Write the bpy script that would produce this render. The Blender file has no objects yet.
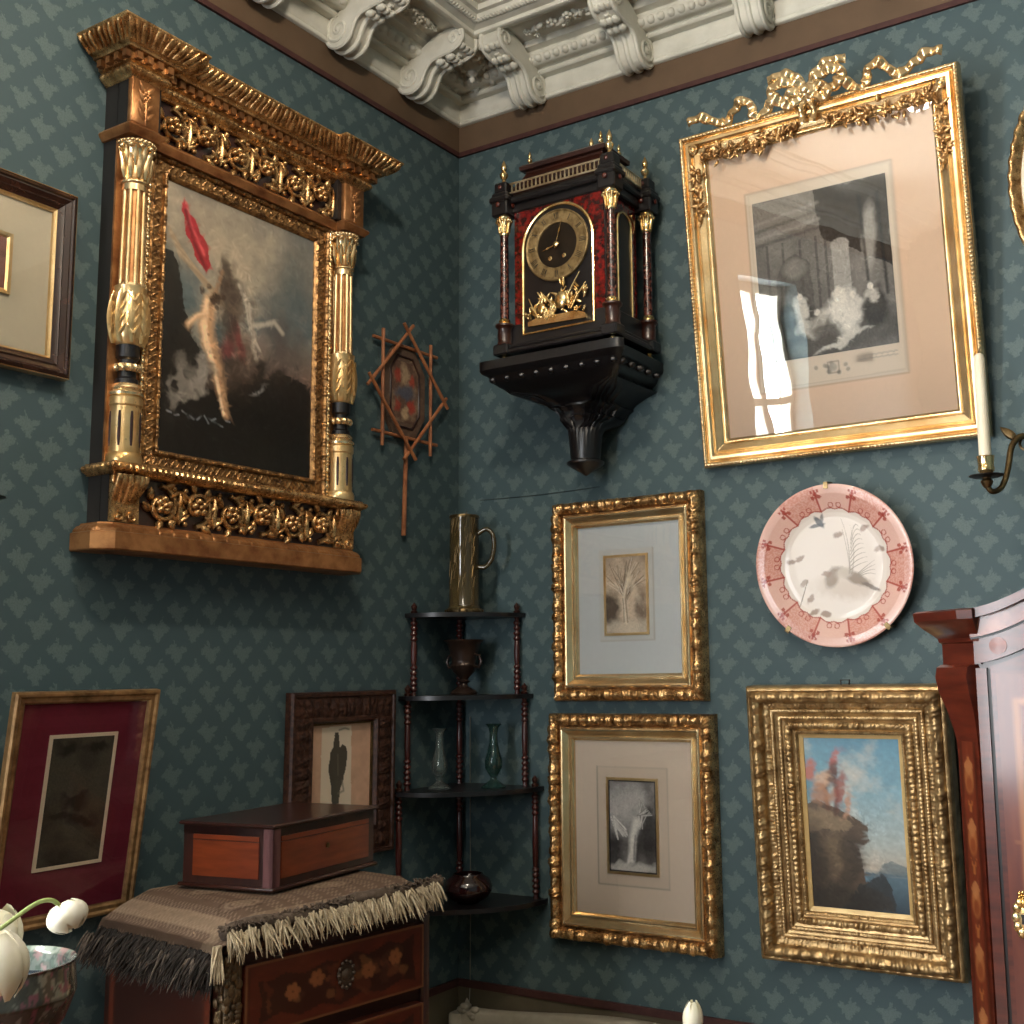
# calibrated camera
CAMPOS = (2.30466, -2.95822, 1.55)
CAMROT = [[0.853411, 0.521018, -0.015162], [0.085455, -0.111159, 0.990122], [-0.514186, 0.846277, 0.139388]]
CAMF, CAMPP = 1153.09 , (591.42, 510.7)
L_W1, L_W2, L_LAMP, L_SPOT, LAMP_POS, EXPOSURE = 215.0, 75.0, 24.0, 32.0, (2.0, -3.7, 3.3), 0.55
import bpy, bmesh, math, random
import numpy as np
from mathutils import Vector, Matrix, Euler
PI = math.pi
SC = bpy.context.scene
COL = SC.collection
random.seed(7)
RS = np.random.RandomState(11)

def lin(h):
    """sRGB hex -> linear rgb"""
    if not isinstance(h, str): return tuple(h)
    h = h.lstrip('#'); v = [int(h[i:i+2], 16)/255 for i in (0, 2, 4)]
    return tuple(x/12.92 if x <= .04045 else ((x+.055)/1.055)**2.4 for x in v)

# ------------------------------------------------------------------ mesh builder
class MB:
    def __init__(s): s.v = []; s.f = []; s.n = 0; s.col = []
    def add(s, V, F):
        V = np.asarray(V, float).reshape(-1, 3); b = s.n
        s.v.append(V); s.n += len(V)
        s.f += [tuple(i+b for i in f) for f in F]
    def grid(s, P, cu=False, cv=False):
        P = np.asarray(P, float); n, m = P.shape[:2]
        F = []
        for i in range(n if cu else n-1):
            a = i*m; b = ((i+1) % n)*m
            for j in range(m if cv else m-1):
                k = (j+1) % m
                F.append((a+j, b+j, b+k, a+k))
        s.add(P.reshape(-1, 3), F)
    def box(s, x0, x1, y0, y1, z0, z1, M=None):
        V = np.array([(x, y, z) for x in (x0, x1) for y in (y0, y1) for z in (z0, z1)], float)
        if M is not None: V = xf(V, M)
        s.add(V, [(0, 1, 3, 2), (4, 6, 7, 5), (0, 4, 5, 1), (2, 3, 7, 6), (0, 2, 6, 4), (1, 5, 7, 3)])
    def bbox(s, x0, x1, y0, y1, z0, z1, b=.004, M=None):
        """box with chamfered edges"""
        b = min(b, (x1-x0)*.45, (y1-y0)*.45, (z1-z0)*.45)
        V = []; 
        ring = lambda z, i: [(x0+b+i, y0+i, z), (x1-b-i, y0+i, z), (x1-i, y0+b+i, z), (x1-i, y1-b-i, z), (x1-b-i, y1-i, z), (x0+b+i, y1-i, z), (x0+i, y1-b-i, z), (x0+i, y0+b+i, z)]
        R = [ring(z0, b*.7), ring(z0+b, 0), ring(z1-b, 0), ring(z1, b*.7)]
        P = np.array(R, float)
        if M is not None: P = xf(P.reshape(-1, 3), M).reshape(P.shape)
        s.grid(P, cv=True)
        k = s.n-32
        s.f.append(tuple(range(k+7, k-1, -1))); s.f.append(tuple(range(k+24, k+32)))
    def prism(s, poly, z0, z1, M=None, taper=None):
        n = len(poly); q = taper if taper is not None else poly
        V = np.array([(x, y, z0) for x, y in poly]+[(x, y, z1) for x, y in q], float)
        if M is not None: V = xf(V, M)
        s.add(V, [(i, (i+1) % n, n+(i+1) % n, n+i) for i in range(n)]+[tuple(range(n-1, -1, -1)), tuple(range(n, 2*n))])
    def lathe(s, prof, c=(0, 0, 0), seg=24, M=None, wob=None):
        """prof: list of (r,z); axis z"""
        a = np.linspace(0, 2*PI, seg, endpoint=False)
        P = np.zeros((len(prof), seg, 3))
        for i, (r, z) in enumerate(prof):
            rr = r if wob is None else r*wob(a, i, z)
            P[i, :, 0] = rr*np.cos(a); P[i, :, 1] = rr*np.sin(a); P[i, :, 2] = z
        P += np.array(c)
        if M is not None: P = xf(P.reshape(-1, 3), M).reshape(P.shape)
        b = s.n; s.grid(P, cv=True)
        if prof[0][0] > 1e-6: s.f.append(tuple(b+j for j in range(seg-1, -1, -1)))
        if prof[-1][0] > 1e-6: s.f.append(tuple(b+(len(prof)-1)*seg+j for j in range(seg)))
    def tube(s, pts, r, seg=8, closed=False, caps=True, flat=1.0):
        pts = np.asarray(pts, float); n = len(pts)
        r = np.full(n, r) if np.isscalar(r) else np.asarray(r, float)
        T = np.roll(pts, -1, 0)-np.roll(pts, 1, 0)
        if not closed: T[0] = pts[1]-pts[0]; T[-1] = pts[-1]-pts[-2]
        T /= np.maximum(np.linalg.norm(T, axis=1), 1e-9)[:, None]
        u = np.cross(T[0], (0, 0, 1.0)); 
        if np.linalg.norm(u) < .2: u = np.cross(T[0], (0, 1.0, 0))
        P = np.zeros((n, seg, 3)); a = np.linspace(0, 2*PI, seg, endpoint=False)
        for i in range(n):
            u = u-T[i]*(u@T[i]); u /= max(np.linalg.norm(u), 1e-9); w = np.cross(T[i], u)
            P[i] = pts[i]+r[i]*(np.cos(a)[:, None]*u+flat*np.sin(a)[:, None]*w)
        b = s.n; s.grid(P, cu=closed, cv=True)
        if caps and not closed:
            s.f.append(tuple(b+j for j in range(seg-1, -1, -1))); s.f.append(tuple(b+(n-1)*seg+j for j in range(seg)))
    def ell(s, c, r, R=None, seg=8, rings=5):
        r = (r, r, r) if np.isscalar(r) else r
        t = np.linspace(0, PI, rings+2)[1:-1]; a = np.linspace(0, 2*PI, seg, endpoint=False)
        V = [(0, 0, -1)]+[(math.sin(x)*math.cos(y), math.sin(x)*math.sin(y), -math.cos(x)) for x in t for y in a]+[(0, 0, 1)]
        V = np.array(V)*np.array(r)
        if R is not None: V = V@np.asarray(R).T
        F = [(0, 1+(j+1) % seg, 1+j) for j in range(seg)]
        for i in range(rings-1):
            for j in range(seg):
                k = (j+1) % seg; F.append((1+i*seg+j, 1+i*seg+k, 1+(i+1)*seg+k, 1+(i+1)*seg+j))
        L = len(V)-1; F += [(L, 1+(rings-1)*seg+j, 1+(rings-1)*seg+(j+1) % seg) for j in range(seg)]
        s.add(V+np.array(c), F)
    def leaf(s, c, ang, L, W, T, up=(0, 0, 1), lift=0.0, seg=7):
        """carved leaf lying in the local xy plane, pointing at angle ang from c"""
        n = 7; P = np.zeros((n, seg, 3)); a = np.linspace(0, 2*PI, seg, endpoint=False)
        d = np.array((math.cos(ang), math.sin(ang), 0)); w = np.array((-math.sin(ang), math.cos(ang), 0)); z = np.array((0, 0, 1.0))
        for i in range(n):
            t = i/(n-1); ww = W*math.sin(PI*min(.999, t**.75*.97+.03))**.8+W*.02; tt = T*(math.sin(PI*(t*.9+.1))**.7+.05)
            ctr = np.array(c)+d*L*t+z*(lift*t*t)
            P[i] = ctr+np.cos(a)[:, None]*w*ww*.5+np.sin(a)[:, None]*z*tt*.5
        b = s.n; s.grid(P, cv=True)
        s.f.append(tuple(b+j for j in range(seg))); s.f.append(tuple(b+(n-1)*seg+j for j in range(seg)))
    def flower(s, c, R, petals=5, T=None, ph=0.0):
        T = T or R*.5
        for k in range(petals):
            a = ph+2*PI*k/petals
            s.ell((c[0]+math.cos(a)*R*.58, c[1]+math.sin(a)*R*.58, c[2]+T*.2), (R*.42, R*.42, T*.6), seg=7, rings=4)
        s.ell((c[0], c[1], c[2]+T*.45), (R*.3, R*.3, T*.55), seg=7, rings=4)
    def spiral(s, c, R, turns, a0, hand, r0, r1, zamp=0.0, n=26):
        t = np.linspace(0, 1, n); a = a0+hand*turns*2*PI*t; rr = R*(1-t*.86)
        P = np.stack([c[0]+rr*np.cos(a), c[1]+rr*np.sin(a), c[2]+zamp*t], 1)
        s.tube(P, r0+(r1-r0)*t, seg=6)
        return P
    def xform(s, M):
        s.v = [xf(V, M) for V in s.v]
    def build(s, name, mat, parent=None, smooth=True, ang=38, colors=None, label=None, recalc=True):
        me = bpy.data.meshes.new(name)
        V = np.concatenate(s.v) if s.v else np.zeros((0, 3))
        me.from_pydata(V.tolist(), [], s.f)
        me.update()
        if recalc:
            bm = bmesh.new(); bm.from_mesh(me)
            bmesh.ops.recalc_face_normals(bm, faces=bm.faces); bm.to_mesh(me); bm.free()
        if colors is not None:
            at = me.color_attributes.new('Col', 'FLOAT_COLOR', 'POINT')
            c4 = np.ones((len(V), 4)); c4[:, :3] = colors
            at.data.foreach_set('color', c4.ravel())
        if smooth:
            me.polygons.foreach_set('use_smooth', [True]*len(me.polygons))
            try: me.set_sharp_from_angle(angle=math.radians(ang))
            except Exception: pass
        me.materials.append(mat)
        o = bpy.data.objects.new(name, me); COL.objects.link(o)
        if parent is not None: o.parent = parent
        if label: o['label'] = label
        return o

def xf(V, M):
    M = np.array(M); V = np.asarray(V, float)
    return V@M[:3, :3].T+M[:3, 3]

def thing(name, label, cat, loc=(0, 0, 0), rot=(0, 0, 0), group=None):
    o = bpy.data.objects.new(name, None); COL.objects.link(o); o.empty_display_size = .05
    o.location = loc; o.rotation_euler = rot
    o['label'] = label; o['category'] = cat
    if group: o['group'] = group
    return o
def tag(o, label, cat, group=None):
    o['label'] = label; o['category'] = cat
    if group: o['group'] = group
    return o
def struct(o, label=None):
    o['kind'] = 'structure'
    if label: o['label'] = label
    return o
def copy_tree(o, parent=None):
    c = o.copy(); COL.objects.link(c)
    if parent is not None: c.parent = parent
    for ch in list(o.children): copy_tree(ch, c)
    return c
RIGHT = (PI/2, 0, 0)                     # picture space on the wall y=0: x right, y up, z out
def right_rot(t=0): return (PI/2+t, 0, 0)
def left_rot(t=0):                       # picture space on the wall x=0
    return (Matrix.Rotation(PI/2, 3, 'Z')@Matrix.Rotation(PI/2+t, 3, 'X')).to_euler()

def smooth(P, n=40, it=4):
    P = np.array(P, float); T_ = np.linspace(0, len(P)-1, n); Q = np.stack([np.interp(T_, range(len(P)), P[:, k]) for k in range(3)], 1)
    for _ in range(it): Q[1:-1] = (Q[:-2]+2*Q[1:-1]+Q[2:])/4
    return Q
# ------------------------------------------------------------------ noise
def vnoise(x, y, seed=0):
    xi = np.floor(x).astype(int); yi = np.floor(y).astype(int); fx = x-xi; fy = y-yi
    fx = fx*fx*(3-2*fx); fy = fy*fy*(3-2*fy)
    def h(a, b):
        n = (a*374761393+b*668265263+seed*974634777) & 0x7fffffff
        n = ((n ^ (n >> 13))*1274126177) & 0x7fffffff
        return ((n ^ (n >> 16)) & 0xffff)/65535.0
    return (h(xi, yi)*(1-fx)+h(xi+1, yi)*fx)*(1-fy)+(h(xi, yi+1)*(1-fx)+h(xi+1, yi+1)*fx)*fy
def fbm(x, y, oc=4, seed=0):
    s = 0; a = .5; t = 0
    for k in range(oc):
        s = s+a*vnoise(x*2**k, y*2**k, seed+k*17); t += a; a *= .55
    return s/t

# ------------------------------------------------------------------ painter (flat pictures as painted surfaces)
class Canvas:
    def __init__(s, w, h, res, col='#888888'):
        s.nx = max(8, int(w*res)); s.ny = max(8, int(h*res)); s.w = w; s.h = h
        x = np.linspace(0, 1, s.nx+1); y = np.linspace(0, 1, s.ny+1)
        s.X, s.Y = np.meshgrid(x, y)          # Y from the top down
        s.asp = w/h
        s.c = np.zeros(s.X.shape+(3,)); s.c[:] = lin(col)
    def mix(s, m, col):
        m = np.clip(m, 0, 1)[..., None]; s.c = s.c*(1-m)+np.array(lin(col))*m
    def vgrad(s, stops):
        ys = [a for a, _ in stops]; cs = np.array([lin(b) for _, b in stops])
        for k in range(3): s.c[..., k] = np.interp(s.Y, ys, cs[:, k])
    def n(s, f, oc=4, seed=0, sx=1.0): return fbm(s.X*f*s.asp*sx, s.Y*f, oc, seed)
    def blob(s, cx, cy, rx, ry, col, a=1.0, soft=.25, rot=0, warp=0, wf=8, seed=1):
        dx = s.X-cx; dy = (s.Y-cy)
        if warp:
            dx = dx+(s.n(wf, 3, seed)-.5)*warp; dy = dy+(s.n(wf, 3, seed+9)-.5)*warp
        c, q = math.cos(rot), math.sin(rot)
        dxa = dx*s.asp; u = (dxa*c+dy*q)/(rx*s.asp); v = (-dxa*q+dy*c)/ry
        d = np.sqrt(u*u+v*v); s.mix(a*np.clip((1+soft/2-d)/max(soft, 1e-3), 0, 1), col)
    def poly(s, P, col, a=1.0, warp=0, wf=10, seed=3):
        X = s.X; Y = s.Y
        if warp:
            X = X+(s.n(wf, 4, seed)-.5)*warp; Y = Y+(s.n(wf, 4, seed+5)-.5)*warp
        ins = np.zeros(X.shape, bool); n = len(P)
        for i in range(n):
            x1, y1 = P[i]; x2, y2 = P[(i+1) % n]
            if abs(y2-y1) < 1e-9: continue
            ins ^= ((y1 > Y) != (y2 > Y)) & (X < (x2-x1)*(Y-y1)/(y2-y1)+x1)
        s.mix(ins*a, col)
    def line(s, P, wd, col, a=1.0):
        m = np.zeros(s.X.shape)
        for (x1, y1), (x2, y2) in zip(P[:-1], P[1:]):
            ax = (x2-x1)*s.asp; ay = y2-y1; L = ax*ax+ay*ay+1e-12
            t = np.clip((((s.X-x1)*s.asp)*ax+(s.Y-y1)*ay)/L, 0, 1)
            d = np.hypot((s.X-x1)*s.asp-t*ax, s.Y-y1-t*ay); m = np.maximum(m, np.clip(1.3-d/wd*1.0, 0, 1))
        s.mix(m*a, col)
    def strokes(s, n, L, wd, amt=.35, box=(0, 0, 1, 1), ang=None, seed=1, a=.7):
        """short brush strokes that vary the colour already there"""
        r = np.random.RandomState(seed); H_, W_ = s.X.shape
        for _ in range(n):
            x, y = r.uniform(box[0], box[2]), r.uniform(box[1], box[3]); t = r.uniform(0, PI) if ang is None else ang+r.normal(0, .35)
            i, j = min(H_-1, int(y*(H_-1))), min(W_-1, int(x*(W_-1))); col = tuple(s.c[i, j]*r.uniform(1-amt, 1+amt*1.3)); l = L*r.uniform(.5, 1.3)
            dx, dy = l*math.cos(t)/s.asp, l*math.sin(t); k = int((l+wd*2)*H_)+2
            i0, i1, j0, j1 = max(0, i-k), min(H_, i+k), max(0, j-k), min(W_, j+k)
            X = s.X[i0:i1, j0:j1]; Y = s.Y[i0:i1, j0:j1]; u = (X-x)*s.asp*math.cos(t)+(Y-y)*math.sin(t); v = -(X-x)*s.asp*math.sin(t)+(Y-y)*math.cos(t)
            m = np.clip(1.4-np.sqrt((u/l)**2+(v/wd)**2)*1.2, 0, 1)[..., None]*a
            s.c[i0:i1, j0:j1] = s.c[i0:i1, j0:j1]*(1-m)+np.array(col)*m
    def rect(s, x0, y0, x1, y1, col, a=1.0):
        s.mix(((s.X > x0) & (s.X < x1) & (s.Y > y0) & (s.Y < y1))*a, col)
    def frame(s, x0, y0, x1, y1, wd, col, a=1.0):
        s.line([(x0, y0), (x1, y0), (x1, y1), (x0, y1), (x0, y0)], wd, col, a)
    def grain(s, f, amt, seed=5, oc=3, sx=1.0):
        s.c *= np.clip(1+(s.n(f, oc, seed, sx)-.5)*2*amt, .05, 3)[..., None]
    def mesh(s, name, mat, parent, x0=None, y0=0, z=0, label=None):
        """painted sheet in picture space, lower edge at y0"""
        x0 = -s.w/2 if x0 is None else x0
        P = np.stack([x0+s.X*s.w, y0+(1-s.Y)*s.h, np.full(s.X.shape, z)], -1)
        m = MB(); m.grid(P); o = m.build(name, mat, parent, smooth=False, colors=s.c.reshape(-1, 3), label=label, recalc=False)
        # facing +z
        if o.data.polygons[0].normal.z < 0: o.data.flip_normals()
        return o

# ------------------------------------------------------------------ picture frames
def resample(prof, k):
    p = np.array(prof, float); d = np.r_[0, np.cumsum(np.linalg.norm(np.diff(p, axis=0), axis=1))]
    t = np.linspace(0, d[-1], k); t = np.unique(np.r_[t, d])
    return np.stack([np.interp(t, d, p[:, 0]), np.interp(t, d, p[:, 1])], 1)
def frame_mesh(mb, W, H, prof, relief=None, K=26, step=.006):
    """closed mitred moulding; prof = (inset from outer edge, height off the wall); relief(s, L, inset)->displacement along the profile normal"""
    p = resample(prof, K) if relief else np.array(prof, float)
    t = np.gradient(p, axis=0); nrm = np.stack([-t[:, 1], t[:, 0]], 1); nrm /= np.maximum(np.linalg.norm(nrm, axis=1), 1e-9)[:, None]
    rows = []
    for side in range(4):
        L = W if side % 2 == 0 else H
        n = max(2, int(L/step)) if relief else 1
        for k in range(n):
            q = k/n; s_ = p[:, 0]+q*(L-2*p[:, 0])
            ins = p[:, 0].copy(); h = p[:, 1].copy()
            if relief:
                d = relief(s_, L, p[:, 0], side); ins = ins+nrm[:, 0]*d; h = h+nrm[:, 1]*d
            if side == 0: R = np.stack([-W/2+s_, ins, h], 1)
            elif side == 1: R = np.stack([W/2-ins, s_, h], 1)
            elif side == 2: R = np.stack([W/2-s_, H-ins, h], 1)
            else: R = np.stack([-W/2+ins, H-s_, h], 1)
            rows.append(R)
    mb.grid(np.array(rows), cu=True)
def win(x, a, b, soft=.004):
    return np.clip((x-a)/soft, 0, 1)*np.clip((b-x)/soft, 0, 1)
def bead(s_, L, p):
    n = max(1, round(L/p)); return np.sqrt(np.abs(np.sin(PI*s_/L*n)))
def plate_quad(mb, x0, x1, y0, y1, z, th=.002):
    mb.box(x0, x1, y0, y1, z-th, z)
def sweep(mb, plan, prof, closed=False, relief=None, step=.008):
    """moulding along a plan polyline (x,z) with mitres: prof = (offset to the right of travel, y). Picture space."""
    P = np.array(plan, float); n = len(P)
    segn = []
    for i in range(n-1):
        d = P[i+1]-P[i]; d /= np.linalg.norm(d); segn.append((d[1], -d[0]))
    segn = np.array(segn)
    off = []
    for i in range(n):
        if i == 0: m = segn[0]
        elif i == n-1: m = segn[-1]
        else:
            a, b = segn[i-1], segn[i]; m = (a+b)/max(1e-6, 1+a@b)
        off.append(m)
    off = np.array(off); pr = np.array(prof, float)
    rows = []
    for i in range(n-1):
        L = np.linalg.norm(P[i+1]-P[i]); k = max(1, int(L/step)) if relief else 1
        for j in range(k):
            t = j/k; rows.append((P[i]*(1-t)+P[i+1]*t, off[i]*(1-t)+off[i+1]*t, t*L, L))
    rows.append((P[-1], off[-1], L, L))
    G = []
    for q, o, s_, L in rows:
        pp = pr.copy()
        if relief: pp[:, 0] += relief(s_, L, pr[:, 1])
        G.append(np.stack([q[0]+o[0]*pp[:, 0], pp[:, 1], q[1]+o[1]*pp[:, 0]], 1))
    mb.grid(np.array(G))
def scrollwork(mb, x0, x1, y0, y1, z, n, r=.006, seed=0, depth=.012):
    """band of carved rinceaux: alternating spirals with flowers, leaves and stems"""
    rnd = random.Random(seed); w = (x1-x0)/n; h = y1-y0; R = min(w*.46, h*.46)
    for k in range(n):
        cx = x0+(k+.5)*w; hand = 1 if k % 2 else -1; cy = (y0+y1)/2+hand*h*.03
        a0 = -PI/2*hand
        mb.spiral((cx, cy, z), R, 1.35, a0, hand, r, r*.7, depth*.5, n=24)
        mb.flower((cx, cy, z+depth*.4), R*.52, 5, R*.45, rnd.random())
        for q in range(6):
            a = a0+hand*(.3+q*.95)+rnd.uniform(-.2, .2); rr = R*(.95-.07*q)
            mb.leaf((cx+rr*math.cos(a), cy+rr*math.sin(a), z), a+hand*rnd.uniform(.5, 1.1), h*.32, h*.18, depth*1.0, lift=depth*.4)
        # joining stem with cup
        sx = cx+w/2; mb.leaf((sx, y0+h*.06, z), PI/2, h*.8, w*.16, depth*1.3, lift=depth*.2)
        for sg in (-1, 1):
            mb.leaf((sx, y0+h*.12, z), PI/2+sg*.9, h*.36, h*.14, depth, lift=depth*.3)
            mb.leaf((sx, y1-h*.12, z), -PI/2+sg*.9, h*.36, h*.14, depth, lift=depth*.3)
            mb.ell((sx+sg*w*.16, y0+h*.1, z+depth*.2), h*.07, seg=7, rings=4); mb.ell((sx+sg*w*.16, y1-h*.1, z+depth*.2), h*.07, seg=7, rings=4)
# ------------------------------------------------------------------ materials
class NT:
    def __init__(s, name):
        s.m = bpy.data.materials.new(name); s.m.use_nodes = True; s.t = s.m.node_tree; s.t.nodes.clear()
        s.out = s.t.nodes.new('ShaderNodeOutputMaterial')
    def nd(s, ty, ins=None, **kw):
        n = s.t.nodes.new(ty)
        for k, v in kw.items(): setattr(n, k, v)
        for k, v in (ins or {}).items(): s.put(n.inputs[k], v)
        return n
    def put(s, sock, v):
        if hasattr(v, 'is_output'): s.t.links.new(v, sock)
        elif isinstance(v, (tuple, list)) and len(v) == 3 and sock.type == 'RGBA': sock.default_value = (*v, 1)
        else: sock.default_value = v
    def math(s, op, a, b=0.0, c=0.0, clamp=False):
        n = s.nd('ShaderNodeMath', operation=op, use_clamp=clamp)
        for i, v in enumerate((a, b, c)): s.put(n.inputs[i], v)
        return n.outputs[0]
    def vm(s, op, a, b=(0, 0, 0)):
        n = s.nd('ShaderNodeVectorMath', operation=op); s.put(n.inputs[0], a); s.put(n.inputs[1], b)
        return n.outputs['Value'] if op in ('DOT_PRODUCT', 'LENGTH') else n.outputs[0]
    def noise(s, vec, scale, detail=3, rough=.55, dist=0):
        n = s.nd('ShaderNodeTexNoise', {'Scale': scale, 'Detail': detail, 'Roughness': rough, 'Distortion': dist})
        if vec is not None: s.put(n.inputs['Vector'], vec)
        return n.outputs[0]
    def ramp(s, f, stops):
        n = s.nd('ShaderNodeValToRGB', {'Fac': f}); e = n.color_ramp.elements
        while len(e) > 1: e.remove(e[-1])
        for i, (p, c) in enumerate(stops):
            el = e[0] if i == 0 else e.new(p)
            el.position = p; el.color = (*lin(c), 1) if isinstance(c, (str, tuple)) else (c, c, c, 1)
        return n.outputs[0]
    def mixc(s, f, a, b, mode='MIX'):
        n = s.nd('ShaderNodeMix', data_type='RGBA', blend_type=mode)
        s.put(n.inputs[0], f); s.put(n.inputs[6], a if hasattr(a, 'is_output') else (*lin(a), 1)); s.put(n.inputs[7], b if hasattr(b, 'is_output') else (*lin(b), 1))
        return n.outputs[2]
    def obj(s, scale=(1, 1, 1)):
        n = s.nd('ShaderNodeTexCoord'); mp = s.nd('ShaderNodeMapping', {'Vector': n.outputs['Object'], 'Scale': scale}); return mp.outputs[0]
    def bsdf(s, **kw):
        n = s.nd('ShaderNodeBsdfPrincipled')
        for k, v in kw.items():
            key = k.replace('_', ' ')
            if isinstance(v, str): v = lin(v)
            s.put(n.inputs[key], v)
        s.t.links.new(n.outputs[0], s.out.inputs[0]); return n
    def bump(s, h, strength, dist=.01):
        n = s.nd('ShaderNodeBump', {'Height': h, 'Strength': strength, 'Distance': dist}); return n.outputs[0]

def plain(name, c1, c2=None, rough=.5, metal=0.0, scale=20, stretch=(1, 1, 1), bump=0, bscale=None, lo=.35, hi=.65, spec=.5, coat=0, croug=.1, detail=4, rvar=0):
    t = NT(name); v = t.obj(stretch); f = t.noise(v, scale, detail)
    base = t.ramp(f, [(lo, c1), (hi, c2 or c1)])
    kw = dict(Base_Color=base, Roughness=rough, Metallic=metal, Specular_IOR_Level=spec, Coat_Weight=coat, Coat_Roughness=croug)
    if rvar: kw['Roughness'] = t.math('MULTIPLY_ADD', f, rvar, rough-rvar*.5)
    if bump: kw['Normal'] = t.bump(t.noise(v, bscale or scale*3, 3), bump, .004)
    t.bsdf(**kw); return t.m
def painted(name, rough=.5, spec=.3, coat=0, bump=0, bscale=200, metal=0, croug=.1, rvar=0):
    t = NT(name); a = t.nd('ShaderNodeAttribute', attribute_name='Col')
    kw = dict(Base_Color=a.outputs['Color'], Roughness=rough, Specular_IOR_Level=spec, Coat_Weight=coat, Coat_Roughness=croug, Metallic=metal)
    if bump: kw['Normal'] = t.bump(t.noise(t.obj(), bscale, 3), bump, .002)
    t.bsdf(**kw); return t.m
def glass_pane(name, tint=.985, ior=1.5, rough=.01, boost=1.0):
    t = NT(name)
    tr = t.nd('ShaderNodeBsdfTransparent', {'Color': (tint, tint, tint, 1)})
    gl = t.nd('ShaderNodeBsdfGlossy', {'Roughness': rough, 'Color': (1, 1, 1, 1)})
    # very gentle waviness of old glass
    b = t.bump(t.noise(t.obj(), 6, 1), .012, .05); t.put(gl.inputs['Normal'], b)
    fr = t.nd('ShaderNodeFresnel', {'IOR': ior}); f = t.math('MULTIPLY', fr.outputs[0], boost, clamp=True)
    mx = t.nd('ShaderNodeMixShader', {0: f, 1: tr.outputs[0], 2: gl.outputs[0]}); t.t.links.new(mx.outputs[0], t.out.inputs[0]); return t.m
def gold(name, hi='#f0c878', lo='#a9702c', rough=.28, scale=35, bump=.25, bscale=220, metal=.92, a=.3, b=.62):
    t = NT(name); v = t.obj(); f = t.noise(v, scale, 5, .6); g = t.noise(v, bscale, 3)
    base = t.ramp(f, [(a, lo), (b, hi)])
    t.bsdf(Base_Color=base, Metallic=metal, Roughness=t.math('MULTIPLY_ADD', g, bump*.8, rough-bump*.4), Normal=t.bump(g, bump, .002)); return t.m

def wallpaper(name, axis):
    t = NT(name); geo = t.nd('ShaderNodeNewGeometry'); pos = geo.outputs['Position']
    wn = t.nd('ShaderNodeTexNoise', {'Vector': pos, 'Scale': 150.0, 'Detail': 3.0})
    wv = t.vm('SUBTRACT', wn.outputs['Color'], (.5, .5, .5)); wv2 = t.vm('SCALE', wv); wv2.node.inputs['Scale'].default_value = .021
    p = t.vm('ADD', pos, wv2)
    sp = t.nd('ShaderNodeSeparateXYZ', {0: p}); U = sp.outputs[axis]; V = sp.outputs[2]
    A, B = .1025, .097
    def motif(u0, v0, mir):
        fu = t.math('MULTIPLY', t.math('SUBTRACT', t.math('FRACT', t.math('MULTIPLY_ADD', U, 1/A, -u0/A+.5)), .5), A*mir)
        fv = t.math('MULTIPLY', t.math('SUBTRACT', t.math('FRACT', t.math('MULTIPLY_ADD', V, 1/B, -v0/B+.5)), .5), B)
        cb = t.nd('ShaderNodeCombineXYZ', {0: fu, 1: fv}).outputs[0]
        best = None
        for cx, cy, rx, ry, rot in ((-.018, .006, .0125, .0075, -.25), (.018, .002, .0125, .0078, .2), (.001, .000, .0125, .0120, 0), (-.003, -.0165, .0095, .0115, .2), (.005, .020, .0032, .0105, -.4), (.012, .011, .0085, .0062, .6), (-.011, -.008, .0075, .0065, .5), (.009, -.010, .006, .006, 0)):
            c, q = math.cos(rot), math.sin(rot)
            x = t.math('SUBTRACT', t.vm('DOT_PRODUCT', cb, (c/rx, q/rx, 0)), (cx*c+cy*q)/rx)
            y = t.math('SUBTRACT', t.vm('DOT_PRODUCT', cb, (-q/ry, c/ry, 0)), (-cx*q+cy*c)/ry)
            r = t.math('MULTIPLY_ADD', y, y, t.math('MULTIPLY', x, x))
            best = r if best is None else t.math('MINIMUM', best, r)
        return best
    m = t.math('MINIMUM', motif(1.557 if axis == 0 else -.02, 1.86, 1), motif(1.609 if axis == 0 else .032, 1.906, -1))
    mask = t.nd('ShaderNodeMapRange', {0: m, 1: 1.45, 2: .6}, interpolation_type='SMOOTHSTEP').outputs[0]
    fine = t.noise(pos, 260, 2); big = t.noise(pos, 2.2, 2)
    mask = t.math('MULTIPLY', mask, t.math('MULTIPLY_ADD', fine, 2.1, -.2), clamp=True)
    bg = t.mixc(big, WP_BG[0], WP_BG[1]); fg = t.mixc(big, WP_FG[0], WP_FG[1])
    col = t.mixc(mask, bg, fg)
    weave = t.nd('ShaderNodeTexNoise', {'Vector': pos, 'Scale': 700.0, 'Detail': 1.0}).outputs[0]
    t.bsdf(Base_Color=col, Roughness=.62, Specular_IOR_Level=.35, Normal=t.bump(weave, .08, .001)); return t.m

WP_BG = ('#425558', '#405359'); WP_FG = ('#5b6b6c', '#596a6c')
M = {}
M['wall_l'] = wallpaper('wallpaper_left', 1)
M['wall_r'] = wallpaper('wallpaper_right', 0)
M['wall_plain'] = plain('far_wall_paper', '#4a6266', '#526a6c', .7)
M['band'] = plain('brown_border_band', '#5b4835', '#634e3a', .75, scale=9)
M['maroon'] = plain('maroon_edging', '#3c1c1a', '#472622', .7, scale=40)
M['dado'] = plain('olive_dado', '#544b3a', '#5c5341', .75, scale=9)
M['plaster'] = plain('white_plaster', '#dad9ce', '#cac9bd', .6, scale=14, bump=.12, bscale=70)
M['ceil'] = plain('ceiling_paint', '#d6d3c6', '#cbc8ba', .7, scale=5)
M['parquet'] = plain('oak_floor', '#6b4a2c', '#7d5836', .4, scale=6, stretch=(1, 12, 1))
M['gold'] = gold('burnished_gilding', '#f2d7a8', '#cda46c', .24, 10, .04, metal=.85)
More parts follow.
